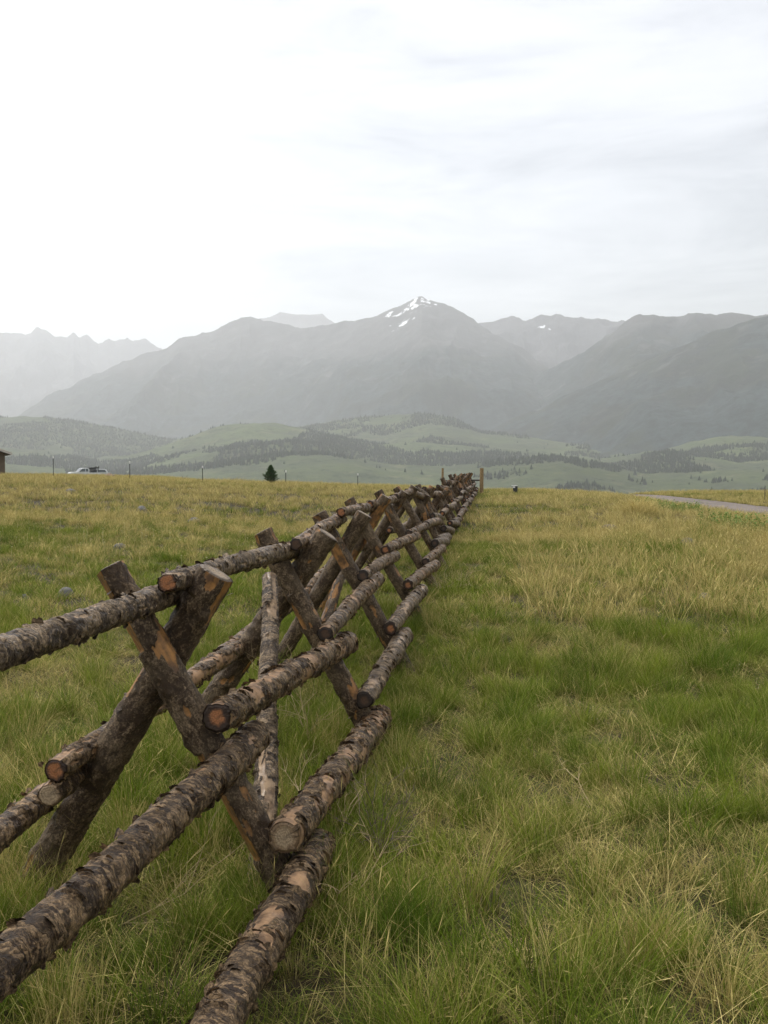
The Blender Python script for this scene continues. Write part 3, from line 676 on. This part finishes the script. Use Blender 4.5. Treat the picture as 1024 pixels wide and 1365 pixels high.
def tuft(idx, nb, H, rad, width, dry, lean, segs, curl, seed, heads=0.):
    lr = np.random.default_rng(seed); n = nb
    a = lr.random(n) * 6.283; rr = np.sqrt(lr.random(n)) * rad; bx, by = np.cos(a) * rr, np.sin(a) * rr
    az = a + lr.normal(0, 1.0, n); hh = H * lr.uniform(.45, 1.1, n) ** 1.0; ln = lean * lr.uniform(.2, 1.5, n) + rr / rad * lean * .6
    cu = curl * lr.uniform(.2, 1.6, n); fz = lr.random(n) * 6.283
    t = np.linspace(0, 1, segs + 1)
    T = t[None, :]; horiz = hh[:, None] * (ln[:, None] * T + cu[:, None] * T ** 2.3); up = hh[:, None] * (T - .35 * np.minimum(cu, 1.2)[:, None] * T ** 2.6)
    cxp = bx[:, None] + np.cos(az)[:, None] * horiz; cyp = by[:, None] + np.sin(az)[:, None] * horiz
    w = width * lr.uniform(.6, 1.3, n)[:, None] * (1 - T ** 1.6 * .93) * .5
    wx, wy = np.cos(fz)[:, None] * w, np.sin(fz)[:, None] * w
    V = np.stack([np.stack([cxp - wx, cyp - wy, up - .02], -1), np.stack([cxp + wx, cyp + wy, up - .02], -1)], 2)  # n, segs+1, 2, 3
    V = V.reshape(-1, 3); base = np.arange(n)[:, None] * (segs + 1) * 2; s = np.arange(segs)[None, :] * 2; q = base + s
    Fq = np.stack([q, q + 1, q + 3, q + 2], -1).reshape(-1, 4)
    rn = np.repeat(lr.random(n), (segs + 1) * 2); tt = np.tile(np.repeat(t, 2), n); dr = np.repeat(np.clip(lr.normal(dry, .22, n), 0, 1), (segs + 1) * 2)
    col = np.stack([rn, tt, dr, np.ones_like(rn)], -1)
    if heads > 0:     # thin seed heads at the tips of some blades
        hv = []; hf = []; hc = []; k0 = len(V)
        for i in np.nonzero(lr.random(n) < heads)[0]:
            p0 = np.array([cxp[i, -2], cyp[i, -2], up[i, -2] - .02]); p1 = np.array([cxp[i, -1], cyp[i, -1], up[i, -1] - .02])
            wv = np.array([math.cos(fz[i]), math.sin(fz[i]), 0]) * width * .8; md = (p0 + p1) / 2
            b0 = k0 + len(hv); hv += [p0, md - wv, p1, md + wv]; hf.append((b0, b0 + 1, b0 + 2, b0 + 3)); hc += [(rn[0], 1, 1, 1)] * 4
        if hv: V = np.concatenate([V, np.array(hv)]); Fq = np.concatenate([Fq, np.array(hf)]); col = np.concatenate([col, np.array(hc)])
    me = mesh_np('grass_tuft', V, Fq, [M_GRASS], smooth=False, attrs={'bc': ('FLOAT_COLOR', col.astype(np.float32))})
    o = bpy.data.objects.new('grass_tuft.%03d' % (idx + 1), me); GC.objects.link(o)
idx = 0; KINDS = {}
def kinds(key, lst):
    global idx
    KINDS[key] = []
    for a in lst: tuft(idx, *a, seed=idx + 50) if len(a) < 9 else tuft(idx, *a[:8], seed=idx + 50, heads=a[8]); KINDS[key].append(idx); idx += 1
#                nb  H   rad  width dry lean segs curl
kinds('n_turf', [(90, .10, .12, .0034, .25, .45, 3, .5), (90, .13, .13, .0032, .35, .4, 3, .6), (80, .07, .13, .004, .55, .8, 3, .8), (90, .11, .13, .0032, .15, .4, 3, .5), (70, .08, .14, .0034, .5, 1.2, 3, .8)])
kinds('n_green', [(100, .28, .07, .0034, .08, .12, 5, .35), (80, .23, .06, .0034, .12, .16, 5, .45), (120, .34, .09, .0036, .05, .12, 5, .4), (60, .17, .06, .004, .1, .25, 5, .6)])
kinds('n_straw', [(60, .29, .07, .0026, .75, .10, 5, .25, .3), (45, .36, .08, .0024, .85, .13, 5, .3, .4), (55, .22, .07, .0028, .6, .2, 5, .5, .2)])
kinds('n_litter', [(40, .10, .14, .0034, .8, 1.6, 3, .8), (40, .13, .15, .003, 1., 2.0, 3, .5), (26, .08, .14, .005, .95, 2.2, 2, .5)])
kinds('n_stalk', [(7, .46, .08, .0026, .9, .12, 5, .2, .8), (6, .38, .1, .0026, .7, .2, 5, .3, .7), (5, .30, .12, .0026, .95, .8, 5, .3, .3)])
kinds('m_stalk', [(10, .40, .10, .006, .9, .12, 4, .25, .6), (8, .46, .12, .006, .95, .15, 4, .3, .6)])
kinds('m_turf', [(40, .12, .16, .008, .3, .35, 2, .5), (40, .10, .16, .008, .5, .4, 2, .6)])
kinds('m_green', [(60, .26, .11, .0065, .08, .15, 4, .45), (50, .22, .10, .0065, .18, .2, 4, .5)])
kinds('m_straw', [(50, .28, .11, .0055, .8, .16, 4, .4, .2), (45, .24, .1, .006, .65, .2, 4, .5, .2), (40, .36, .1, .005, .9, .16, 4, .4, .4)])
kinds('f_green', [(34, .24, .2, .014, .25, .18, 3, .4), (34, .2, .2, .014, .35, .18, 3, .4)])
kinds('f_straw', [(34, .28, .2, .012, .75, .18, 3, .4), (30, .34, .2, .011, .9, .18, 3, .4), (34, .24, .22, .014, .6, .2, 3, .4)])
NEARF = []   # logs trample nothing: grass stands under the rails too
pts = []; ids = []; rots = []; scl = []
def scatter(y0, y1, dens, wfun, xmarg, pick, smin, smax, thin=None, side=.34):
    xa0, xa1 = -(y1 * .52 + xmarg), y1 * .34 + xmarg
    n = int((xa1 - xa0) * (y1 - y0) * dens); x = rng.uniform(xa0, xa1, n); y = rng.uniform(y0, y1, n)
    k = (x > -(y * .52 + xmarg)) & (x < y * .34 + xmarg)
    rl = road_l(y); k &= ~((x > rl + .05) & (x < rl + 4.4)); x, y = x[k], y[k]
    prob = thin(x, y); k = rng.random(len(x)) < prob; x, y = x[k], y[k]
    straw = pick(x, y); s = rng.uniform(smin, smax, len(x))
    return x, y, straw, s
def emit(x, y, kidx, s, tilt=.12):
    z = G(x, y); pts.append(np.stack([x, y, z], -1)); ids.append(kidx); scl.append(s)
    rots.append(np.stack([rng.normal(0, tilt, len(x)), rng.normal(0, tilt, len(x)), rng.uniform(0, 6.283, len(x))], -1))
def choose(keys, n): a = np.array(keys); return a[rng.integers(0, len(a), n)]
def strawp(x, y):
    base = n2(x, y, .22, 11, 4); p = .02 + .08 * sstep(4, 7, y) + 2.4 * (base - .5) + .34 * sstep(7, 17, y) + .22 * sstep(25, 42, y)
    p = p + .46 * sstep(19, 34, y) * (x < -2) + .28 * sstep(9, 20, y) * (x > 1.5) * sstep(1, 5, x) - .25 * np.exp(-((y - 15) / 5) ** 2) * (x < -3) - .2 * (np.abs(x + .1) < .9)
    return np.clip(p, .05, .95)
def clump(x, y, s=2.2, a=.3, b=.62, seed=20): return sstep(a, b, n2(x, y, s, seed, 3))
def lane(x, y): return np.ones_like(x)
# near
x, y, st, s = scatter(1.2, 11, 85, None, 2.6, lambda x, y: strawp(x, y), .7, 1.25, lambda x, y:   .45 + .55 * clump(x, y, 3.6, .36, .56, 21)); emit(x, y, choose(KINDS['n_turf'], len(x)), s, .2)
x, y, st, s = scatter(1.2, 11, 58, None, 2.6, lambda x, y: strawp(x, y), .55, 1.2, lambda x, y: .06 + .94 * clump(x, y, 2.9, .42, .60, 22))
isst = rng.random(len(x)) < st * .75; emit(x, y, np.where(isst, choose(KINDS['n_straw'], len(x)), choose(KINDS['n_green'], len(x))), s * (.75 + .5 * n2(x, y, .8, 23)))
x, y, st, s = scatter(1.2, 12, 15, None, 2.6, lambda x, y: strawp(x, y), .6, 1.15, lambda x, y: .3 + .7 * st_ if False else .35 + .6 * clump(x, y, .9, .4, .6, 24)); emit(x, y, choose(KINDS['n_stalk'], len(x)), s, .25)
x, y, st, s = scatter(1.2, 11, 20, None, 2.6, lambda x, y: strawp(x, y), .7, 1.3, lambda x, y: .35 + .65 * clump(x, y, 2., .4, .6, 33)); emit(x, y, choose(KINDS['n_litter'], len(x)), s, .15)
for (qx, qy) in FEET:
    n = 9; emit(qx + rng.normal(0, .12, n), qy + rng.normal(0, .12, n), choose(KINDS['n_green'] + KINDS['n_straw'], n), rng.uniform(.6, 1.1, n))
n = 420; yy = rng.uniform(1.6, 12, n); xx = rng.uniform(-2.3, -.35, n); emit(xx, yy, choose(KINDS['n_green'] + KINDS['n_straw'][:1], n), rng.uniform(.6, 1.05, n))
# middle
x, y, st, s = scatter(11, 30, 30, None, 2, lambda x, y: strawp(x, y), .8, 1.3, lambda x, y: .45 + .55 * clump(x, y, 1.8, .36, .58, 25)); emit(x, y, choose(KINDS['m_turf'], len(x)), s)
x, y, st, s = scatter(11, 30, 24, None, 2, lambda x, y: strawp(x, y), .6, 1.25, lambda x, y: .12 + .88 * clump(x, y, 1.9, .42, .6, 26))
isst = rng.random(len(x)) < st; emit(x, y, np.where(isst, choose(KINDS['m_straw'], len(x)), choose(KINDS['m_green'], len(x))), s * (.75 + .5 * n2(x, y, .5, 27)) * (1 + .35 * sstep(1.5, 4, x)))
n = 1500; yy = rng.uniform(11, 34, n); xx = rng.uniform(0, 1, n) * yy * .36 + .6; k = xx < road_l(yy) - .2; emit(xx[k], yy[k], choose(KINDS['n_stalk'] + KINDS['m_stalk'], k.sum()), rng.uniform(.9, 1.7, k.sum()))
# far, to the crest and a little beyond
x, y, st, s = scatter(30, 100, 6.5, None, 3, lambda x, y: strawp(x, y), .65, 1.3, lambda x, y: .6 + .4 * clump(x, y, .5, .38, .6, 28))
isst = rng.random(len(x)) < st; emit(x, y, np.where(isst, choose(KINDS['f_straw'], len(x)), choose(KINDS['f_green'], len(x))), s * (.7 + .6 * n2(x, y, .35, 29)))
# a stand of tall dry grass by the road
n = 170; yy = rng.normal(38, 1.0, n); xx = rng.normal(6.1, .5, n); emit(xx, yy, choose(KINDS['m_straw'], n), rng.uniform(1.3, 2.9, n) * np.exp(-((xx - 6.1) / .9) ** 2))
V = np.concatenate(pts); me = bpy.data.meshes.new('grass'); me.vertices.add(len(V)); me.vertices.foreach_set('co', V.astype(np.float32).ravel())
for nme, typ, dat, key in (('kidx', 'INT', np.concatenate(ids).astype(np.int32), 'value'), ('rot', 'FLOAT_VECTOR', np.concatenate(rots).astype(np.float32), 'vector'), ('scl', 'FLOAT', np.concatenate(scl).astype(np.float32), 'value')):
    a = me.attributes.new(nme, typ, 'POINT'); a.data.foreach_set(key, dat.ravel())
me.materials.append(M_GRASS)
print('GRASS instances', len(V))
go = link('grass', me, kind='stuff', label='clumpy meadow grass, green mixed with dry straw, covering the slope', category='grass')
ng = bpy.data.node_groups.new('grass_scatter', 'GeometryNodeTree'); ng.interface.new_socket('Geometry', in_out='INPUT', socket_type='NodeSocketGeometry'); ng.interface.new_socket('Geometry', in_out='OUTPUT', socket_type='NodeSocketGeometry')
N = NT(ng); gi = N.node('NodeGroupInput'); gout = N.node('NodeGroupOutput'); m2p = N.node('GeometryNodeMeshToPoints'); ci = N.node('GeometryNodeCollectionInfo')
ci.inputs[0].default_value = GC; ci.inputs[1].default_value = True; ci.inputs[2].default_value = True
iop = N.node('GeometryNodeInstanceOnPoints'); iop.inputs['Pick Instance'].default_value = True
def nat(nm, typ): n = N.node('GeometryNodeInputNamedAttribute', data_type=typ); n.inputs[0].default_value = nm; return n.outputs[0]
N.link(gi.outputs[0], m2p.inputs[0]); N.link(m2p.outputs[0], iop.inputs['Points']); N.link(ci.outputs[0], iop.inputs['Instance'])
N.link(nat('kidx', 'INT'), iop.inputs['Instance Index']); e2r = N.node('FunctionNodeEulerToRotation'); N.link(nat('rot', 'FLOAT_VECTOR'), e2r.inputs[0]); N.link(e2r.outputs[0], iop.inputs['Rotation'])
N.link(nat('scl', 'FLOAT'), iop.inputs['Scale']); N.link(iop.outputs[0], gout.inputs[0])
md = go.modifiers.new('scatter', 'NODES'); md.node_group = ng

# small pale and yellow flowers, broad leaved weeds
def flowers():
    m1 = simple('flower_cream', (.75, .72, .5), (.7, .6, .25), 40); mb = MB(); lr = random.Random(9)
    spots = []
    for _ in range(170):
        x = lr.uniform(-14, -4); y = lr.gauss(21, 2.5); spots.append((x, y, lr.uniform(.2, .32), .018))
    for c_ in ((2.3, 9.0, .9), (1.1, 12.0, .8), (-3.2, 7.5, .8), (2.4, 5.8, 1.), (.4, 7.6, .5)):
        for _ in range(26): spots.append((lr.gauss(c_[0], c_[2] * .5), lr.gauss(c_[1], c_[2] * .5), lr.uniform(.03, .08), .005))
    for x, y, h, r_ in spots:
        z = g1(x, y)
        mb.tube([(x, y, z), (x + .01, y, z + h)], [.0015, .001], 3)
        c = Vector((x + .01, y, z + h))
        for k in range(5):
            a = k * 1.2566; d = Vector((math.cos(a), math.sin(a), .35)) * r_; s_ = Vector((-math.sin(a), math.cos(a), 0)) * r_ * .5; mb.add([c, c + d * .6 + s_, c + d, c + d * .6 - s_], [(0, 1, 2, 3)])
    mb.build('wildflowers', m1, None, kind='stuff', label='scattered small cream wildflowers in the grass', category='wildflowers')
flowers()
M_WEED = leaf_mat('weed_leaf', (.12, .20, .035), (.19, .27, .06))
def weeds():
    mb = MB(); lr = random.Random(19)
    cs = [gp(px, py, Y0) for px, py, Y0 in ((905, 683, 34), (920, 684, 34), (880, 680, 36), (975, 706, 26), (990, 710, 25), (1010, 712, 24), (960, 703, 27), (860, 679, 38))]
    for c in cs:
        sc = 1.0 if c.y > 10 else .35
        for k in range(60 if sc == 1. else 26):
            b_ = c + Vector((lr.gauss(0, .35 * sc), lr.gauss(0, .3 * sc), 0)); h = lr.uniform(.12, .5) * sc
            mb.tube([b_, b_ + Vector((0, 0, h))], [.004, .002], 3)
            for j in range(7):
                a = lr.random() * 6.28; d = Vector((math.cos(a), math.sin(a), .5)) * lr.uniform(.06, .13) * sc; p = b_ + Vector((0, 0, h * (j + 1) / 7)); s_ = Vector((-math.sin(a), math.cos(a), 0)) * d.length * .22
                mb.add([p, p + d * .5 + s_, p + d, p + d * .5 - s_], [(0, 1, 2, 3)])
    mb.build('roadside_weeds', M_WEED, None, kind='stuff', label='bright green leafy weeds along the near edge of the gravel road', category='weeds')
weeds()

# ---------------------------------------------------------------- mountains and foothills
def dirpt(px, D):
    d = ray(px, 628); d = Vector((d.x, d.y, 0)).normalized(); return d.x * D, d.y * D
FLOOR = -112.
HT = {}
def ridge(name, tab, Dtab, W, Wb, nu, nv, spur, spurw, rough, shape, m, seed, crestn=0., px0=None, px1=None, label=None):
    tab = np.array(tab, float); Dt = np.array(Dtab, float)
    a, b = tab[0, 0], tab[-1, 0]; u = np.linspace(a, b, nu); py = np.interp(u, tab[:, 0], tab[:, 1]); D = np.interp(u, Dt[:, 0], Dt[:, 1])
    k = np.array([.25, .5, .25])
    if rough < .5: 
        for _ in range(10): py = np.convolve(np.pad(py, 1, 'edge'), k, 'valid')
    dirs = np.array([list(dirpt(p, 1.)) for p in u]); cosv = np.array([(ray(p, 628)).length for p in u])
    # height of crest from pixel row: elevation along the ray at horizontal distance D
    zc = np.array([(lambda r_: EYE + r_.z / math.hypot(r_.x, r_.y) * Dk)(ray(p, q)) for p, q, Dk in zip(u, py, D)])
    v = np.concatenate([np.linspace(0, 1, nv), 1 + np.linspace(.04, 1, nv // 4)])
    U, Vv = np.meshgrid(np.arange(nu), v, indexing='ij')
    dist = np.where(Vv <= 1, D[U] - W * (1 - Vv), D[U] + (Vv - 1) * Wb)
    X = dirs[U, 0] * dist; Y = dirs[U, 1] * dist
    prof = np.where(Vv <= 1, Vv ** shape, 1 - (Vv - 1) ** 1.2)
    H = (zc[U] - FLOOR)
    hh = H * prof
    s = 1 / spurw
    rn = ridged(np.stack([X * s + seed * 3.3 + 100, Y * s * .55 + 100, X * 0 + seed], -1), 5)
    env = np.sin(np.clip(np.where(Vv <= 1, Vv, 2 - Vv), 0, 1) * np.pi) ** .8
    hh = hh + (rn - .62) * spur * H * env
    fine = (fbm(np.stack([X * s * 8 + 77, Y * s * 8 + 77, X * 0 + seed + 9], -1), 5) - .5)
    hh = hh + fine * crestn * np.clip(Vv * 2, 0, 1)
    Z = FLOOR + hh - 6 * (Vv < .01)
    Z = np.where(Vv <= 0.001, FLOOR - 30, Z)
    me = mesh_np(name, np.stack([X, Y, Z], -1).reshape(-1, 3), gridfaces(nu, len(v))[:, ::-1], [m], attrs={'vv': ('FLOAT', Vv.astype(np.float32).ravel())})
    link(name, me, kind='structure', **({'label': label} if label else {}))
    return X, Y, Z, Vv
def mtn_mat(name, forest, meadow, rock_, snow, tree_scale, snowz, meadow_amt, snow_w=.0):
    m, t, b = mat(name); g = t.node('ShaderNodeNewGeometry'); p = g.outputs['Position']; sx = t.node('ShaderNodeSeparateXYZ'); t.link(p, sx.inputs[0])
    n1 = t.noise(p, .0016, 6, .6, .4); n2_ = t.noise(p, tree_scale, 5, .75); n3 = t.noise(p, .0006, 5, .6)
    c = t.mix(t.ramp(n2_, [(.38, 0.), (.6, 1.)]), forest, tuple(q * 2.6 for q in forest))
    md_ = t.ramp(n1, [(.5 - meadow_amt * .25, 0.), (.54 - meadow_amt * .25, 1.)])
    md_ = t.math('MULTIPLY', md_, t.ramp(t.noise(p, tree_scale * .5, 6, .8), [(.33, 0.), (.5, 1.)]))
    mc = t.mix(t.ramp(n3, [(.4, 0.), (.6, 1.)]), meadow, tuple(q * .7 for q in meadow)); mc = t.mix(t.ramp(t.noise(p, .0045, 7, .7, .5), [(.42, 0.), (.60, .85)]), mc, (meadow[0] * .62, meadow[1] * .58, meadow[2] * .8)); mc = t.mix(t.ramp(t.noise(p, .011, 5, .7), [(.55, 0.), (.66, .6)]), mc, (meadow[0] * 1.6, meadow[1] * 1.25, meadow[2] * 1.5))
    c = t.mix(md_, c, mc)
    hz = t.math('DIVIDE', sx.outputs[2], snowz)
    rk = t.math('ADD', hz, t.math('MULTIPLY', t.math('SUBTRACT', n1, .5), .5)); c = t.mix(t.ramp(rk, [(.72, 0.), (.9, .8)]), c, rock_)
    if snow is not False:
        ns = t.noise(t.mapping(p, (.016, .016, .0022)), 1.0, 4, .55, .3); acc = None
        for (sx_, sy_, sz_, rad, thr) in snow:
            dd = t.node('ShaderNodeVectorMath', operation='DISTANCE'); t.link(p, dd.inputs[0]); dd.inputs[1].default_value = (sx_, sy_, sz_)
            f_ = t.ramp(t.math('SUBTRACT', ns, t.math('MULTIPLY', t.math('DIVIDE', dd.outputs['Value'], rad), .16)), [(thr, 0.), (thr + .02, 1.)])
            acc = f_ if acc is None else t.math('MAXIMUM', acc, f_)
        rv = t.noise(t.mapping(p, (.006, .006, .0012)), 1.0, 6, .65, .4); c = t.mix(t.ramp(t.math('ADD', rv, t.math('MULTIPLY', hz, .16)), [(.66, 0.), (.78, .6)]), c, tuple(q * 1.3 for q in rock_))
        c = t.mix(acc, c, (.85, .87, .9)) if acc is not None else c
    setc(t, b, c); b.inputs['Specular IOR Level'].default_value = .05; b.inputs['Roughness'].default_value = 1
    t.link(t.bump(n2_, .6, 12.), b.inputs['Normal'])
    return m
def sp(px, py, D, rad, thr):
    r_ = ray(px, py); k = D / math.hypot(r_.x, r_.y); return (r_.x * k, r_.y * k, EYE + r_.z * k, rad, thr)
MM = mtn_mat('mountain_forest', (.016, .022, .022), (.035, .045, .032), (.10, .10, .10), [sp(551, 406, 8250, 210, .46), sp(541, 438, 7950, 160, .49)], .02, 1050., .0, .03)
MM2 = mtn_mat('far_mountain_rock', (.025, .03, .03), (.07, .07, .06), (.13, .13, .135), [], .012, 1000., .2, -.02)
MM3 = mtn_mat('rocky_ridge', (.016, .022, .022), (.04, .045, .04), (.11, .11, .115), [sp(718, 440, 8800, 80, .50), sp(731, 447, 8750, 70, .50), sp(741, 434, 8850, 60, .52)], .02, 1000., .1)
MH = mtn_mat('grassy_hills', (.022, .032, .018), (.092, .115, .055), (.1, .1, .1), False, .04, 9000., 1.0)
def jag(tab):
    xs_ = np.cumsum(np.random.default_rng(4).uniform(3, 15, 60)) + tab[0][0]; xs_ = xs_[xs_ < tab[-1][0]]; ys_ = np.interp(xs_, *zip(*tab)); g_ = np.random.default_rng(12)
    return list(zip(xs_, ys_ + g_.uniform(-5.5, 2.5, len(xs_)) * (xs_ < 215)))
# farthest jagged range at the left
ridge('far_mountain_range', jag([(-160, 440), (-60, 448), (0, 445), (16, 446), (32, 442), (40, 447), (50, 441), (56, 440), (66, 441), (72, 449), (92, 450), (100, 448), (122, 450), (136, 458), (160, 455), (172, 453), (190, 457), (215, 462), (260, 470), (330, 480)]),
      [(-160, 14500), (330, 14500)], 5000, 2000, 360, 110, .50, 1100, 1, 1.6, MM2, 3, 160)
ridge('far_mountain', [(300, 470), (330, 430), (350, 424), (375, 418), (392, 422), (405, 419), (430, 420), (440, 428), (470, 440), (520, 470)], [(300, 15500), (520, 15500)], 4000, 2000, 160, 50, .25, 1400, 1, 1.4, MM2, 5, 120)
ridge('far_mountain', [(600, 440), (640, 430), (652, 426), (680, 424), (700, 426), (722, 420), (740, 417), (752, 420), (770, 425), (800, 424), (828, 430), (850, 440), (900, 460)], [(600, 9300), (900, 8600)], 2900, 2000, 380, 110, .48, 900, 1, 1.3, MM3, 7, 95)
ridge('central_mountain', [(10, 566), (40, 545), (75, 524), (110, 508), (150, 491), (190, 474), (225, 462), (240, 452), (262, 448), (290, 440), (310, 430), (322, 424), (335, 423), (352, 428), (400, 436), (438, 434), (470, 429), (500, 420), (530, 411), (545, 403), (562, 395), (572, 399), (584, 406), (600, 409), (625, 422), (645, 436), (690, 462), (740, 500), (800, 540), (850, 565)],
      [(10, 9800), (300, 9300), (562, 8300), (850, 7200)], 3600, 2500, 520, 170, .46, 1150, 1, 1.25, MM, 2, 75)
ridge('right_mountain', [(560, 575), (640, 540), (700, 510), (740, 490), (780, 466), (812, 445), (836, 427), (850, 422), (868, 421), (885, 425), (900, 424), (915, 417), (925, 416), (950, 419), (985, 419), (1005, 422), (1024, 418), (1090, 415), (1200, 430)], [(560, 7300), (850, 6500), (1200, 6200)], 2700, 2000, 420, 130, .46, 950, 1, 1.3, MM, 4, 60)
ridge('near_right_mountain', [(640, 575), (700, 553), (760, 525), (830, 497), (900, 463), (960, 440), (1024, 421), (1100, 405), (1220, 395)], [(640, 5400), (1024, 5000), (1220, 5000)], 2000, 1500, 320, 120, .44, 900, 1, 1.35, MM, 9, 40)
# foothills, back to front
HL = []
HL.append(ridge('foothills', [(-140, 560), (-40, 557), (0, 556), (40, 555), (70, 556), (100, 560), (140, 567), (175, 576), (230, 585), (300, 580), (380, 572), (450, 560), (500, 555), (556, 551), (600, 556), (640, 574), (700, 583), (800, 596), (880, 590), (930, 578), (980, 576), (1024, 578), (1150, 570)],
      [(-140, 5600), (300, 5200), (600, 4600), (1150, 3900)], 1500, 900, 420, 90, .34, 620, .3, .75, MH, 12, 16))
HL.append(ridge('foothills', [(-140, 600), (-20, 595), (60, 600), (130, 612), (180, 606), (230, 590), (290, 568), (340, 563), (380, 566), (440, 580), (500, 592), (560, 590), (620, 594), (680, 600), (740, 606), (800, 612), (860, 604), (900, 600), (980, 612), (1150, 600)],
      [(-140, 4100), (300, 4000), (600, 3700), (1150, 3200)], 1300, 800, 420, 90, .38, 480, .3, .7, MH, 15, 12))
HL.append(ridge('foothills', [(-140, 622), (0, 618), (80, 624), (160, 628), (260, 620), (360, 606), (430, 604), (520, 618), (600, 622), (680, 612), (740, 608), (790, 616), (860, 632), (960, 628), (1150, 618)],
      [(-140, 3100), (600, 2800), (1150, 2500)], 1000, 700, 380, 70, .36, 380, .3, .7, MH, 18, 8))
# forest on the foothills: thousands of conifers reading as dark patches
def forest():
    Vs = []; Fs = []; base = 0; lr = np.random.default_rng(77)
    nk = 6; ca = np.cos(np.arange(nk) * 2 * np.pi / nk); sa = np.sin(np.arange(nk) * 2 * np.pi / nk)
    for hi, (X, Y, Z, Vv) in enumerate(HL):
        nu, nv = X.shape; n = (60000, 50000, 30000)[hi]; u = lr.uniform(0, nu - 1.001, n); v = lr.uniform(2, nv - 1.001, n); i = u.astype(int); j = v.astype(int); fu = u - i; fv = v - j
        ip = lambda A: (A[i, j] * (1 - fu) + A[i + 1, j] * fu) * (1 - fv) + (A[i, j + 1] * (1 - fu) + A[i + 1, j + 1] * fu) * fv
        x, y, z = ip(X), ip(Y), ip(Z); den = n2(x, y, 1 / 420., 31 + hi, 5); den = den - .025 - .06 * sstep(-500, -1600, x); k = lr.random(n) < (sstep(.46, .50, den) * .97 + .002); x, y, z = x[k], y[k], z[k]; n = len(x)
        h = lr.uniform(6, 13, n) * lr.choice([.7, 1., 1.15], n); r_ = h * lr.uniform(.28, .45, n)
        bx = x[:, None] + ca * r_[:, None]; by = y[:, None] + sa * r_[:, None]; bz = np.repeat((z - 1)[:, None], nk, 1)
        V = np.concatenate([np.stack([bx, by, bz], -1), np.stack([x, y, z + h], -1)[:, None]], 1).reshape(-1, 3); o = base + np.arange(n)[:, None] * (nk + 1)
        kk = np.arange(nk)[None]; Fs.append(np.stack([o + kk, o + (kk + 1) % nk, np.broadcast_to(o + nk, (n, nk))], -1).reshape(-1, 3)); Vs.append(V); base += len(V)
    m = leaf_mat('far_conifers', (.034, .048, .034), (.046, .064, .042))
    me = mesh_np('distant_forest', np.concatenate(Vs), np.concatenate(Fs), [m], smooth=False); link('distant_forest', me, kind='stuff', label='dark patches of distant conifer forest on the green foothills', category='forest')
    print('TREES', base // (nk + 1))
forest()

# ---------------------------------------------------------------- haze
mb = MB(); mb.box((0, 450, 940), (34600, 34100, 2280))
hm = bpy.data.materials.new('haze_air'); hm.use_nodes = True; t = NT(hm.node_tree); t.n.remove(t.n['Principled BSDF'])
pv = t.node('ShaderNodeVolumePrincipled'); pv.inputs['Color'].default_value = (.90, .92, .95, 1); pv.inputs['Density'].default_value = 9.2e-5; pv.inputs['Anisotropy'].default_value = .4
t.link(pv.outputs[0], t.n['Material Output'].inputs['Volume'])
mb.build('haze', hm, None, kind='stuff', label='pale rain haze filling the valley air', category='haze')

# ---------------------------------------------------------------- light
SAZ, SEL = R(-38), R(48)     # azimuth from +Y, towards -X is negative
W = bpy.data.worlds.new('World'); SC.world = W; W.use_nodes = True; t = NT(W.node_tree)
bg = t.n['Background']; out = t.n['World Output']
sky = t.node('ShaderNodeTexSky', sky_type='NISHITA', sun_disc=False, sun_elevation=SEL, sun_rotation=SAZ)
t.link(sky.outputs[0], bg.inputs['Color']); bg.inputs['Strength'].default_value = .05
tc = t.node('ShaderNodeTexCoord'); v = tc.outputs['Generated']; sx = t.node('ShaderNodeSeparateXYZ'); t.link(v, sx.inputs[0])
w1 = t.noise(t.mapping(v, (1, 1, 3.2), (3, 1, 2)), 1.6, 5, .5, .3); w2 = t.noise(t.mapping(v, (1, 1, 4.5), (7, 2, 9)), 4.5, 6, .55, .4)
cl = t.math('ADD', t.math('MULTIPLY', w1, .5), t.math('MULTIPLY', w2, .5))
lat = t.math('MULTIPLY', sx.outputs[0], -.17)
cl = t.math('ADD', cl, lat)
val = t.ramp(cl, [(.39, (.50, .485, .46)), (.46, (.68, .66, .63)), (.54, (.84, .815, .78)), (.68, (1.0, .97, .925))])
zen = t.node('ShaderNodeMapRange', interpolation_type='SMOOTHSTEP'); zen.inputs['From Min'].default_value = .42; zen.inputs['From Max'].default_value = .85; zen.inputs['To Min'].default_value = 1.; zen.inputs['To Max'].default_value = 2.5; t.link(sx.outputs[2], zen.inputs['Value'])
bg2 = t.node('ShaderNodeBackground'); t.link(t.math('MULTIPLY', zen.outputs[0], .80), bg2.inputs['Strength']); t.link(val, bg2.inputs['Color'])
ad = t.node('ShaderNodeAddShader'); t.link(bg.outputs[0], ad.inputs[0]); t.link(bg2.outputs[0], ad.inputs[1]); t.link(ad.outputs[0], out.inputs['Surface'])
sl = bpy.data.lights.new('sun', 'SUN'); sl.energy = 2.2; sl.angle = R(11); sl.color = (1, .96, .9); so = bpy.data.objects.new('sun', sl); COL.objects.link(so)
sdv = Vector((math.sin(SAZ) * math.cos(SEL), math.cos(SAZ) * math.cos(SEL), math.sin(SEL))); so.rotation_euler = sdv.to_track_quat('Z', 'Y').to_euler()
SC.view_settings.view_transform = 'Standard'; SC.view_settings.look = 'None'; SC.view_settings.exposure = .2; SC.view_settings.gamma = 1
SC.render.engine = 'CYCLES'
SC.cycles.volume_bounces = 1
SC.cycles.max_bounces = 5
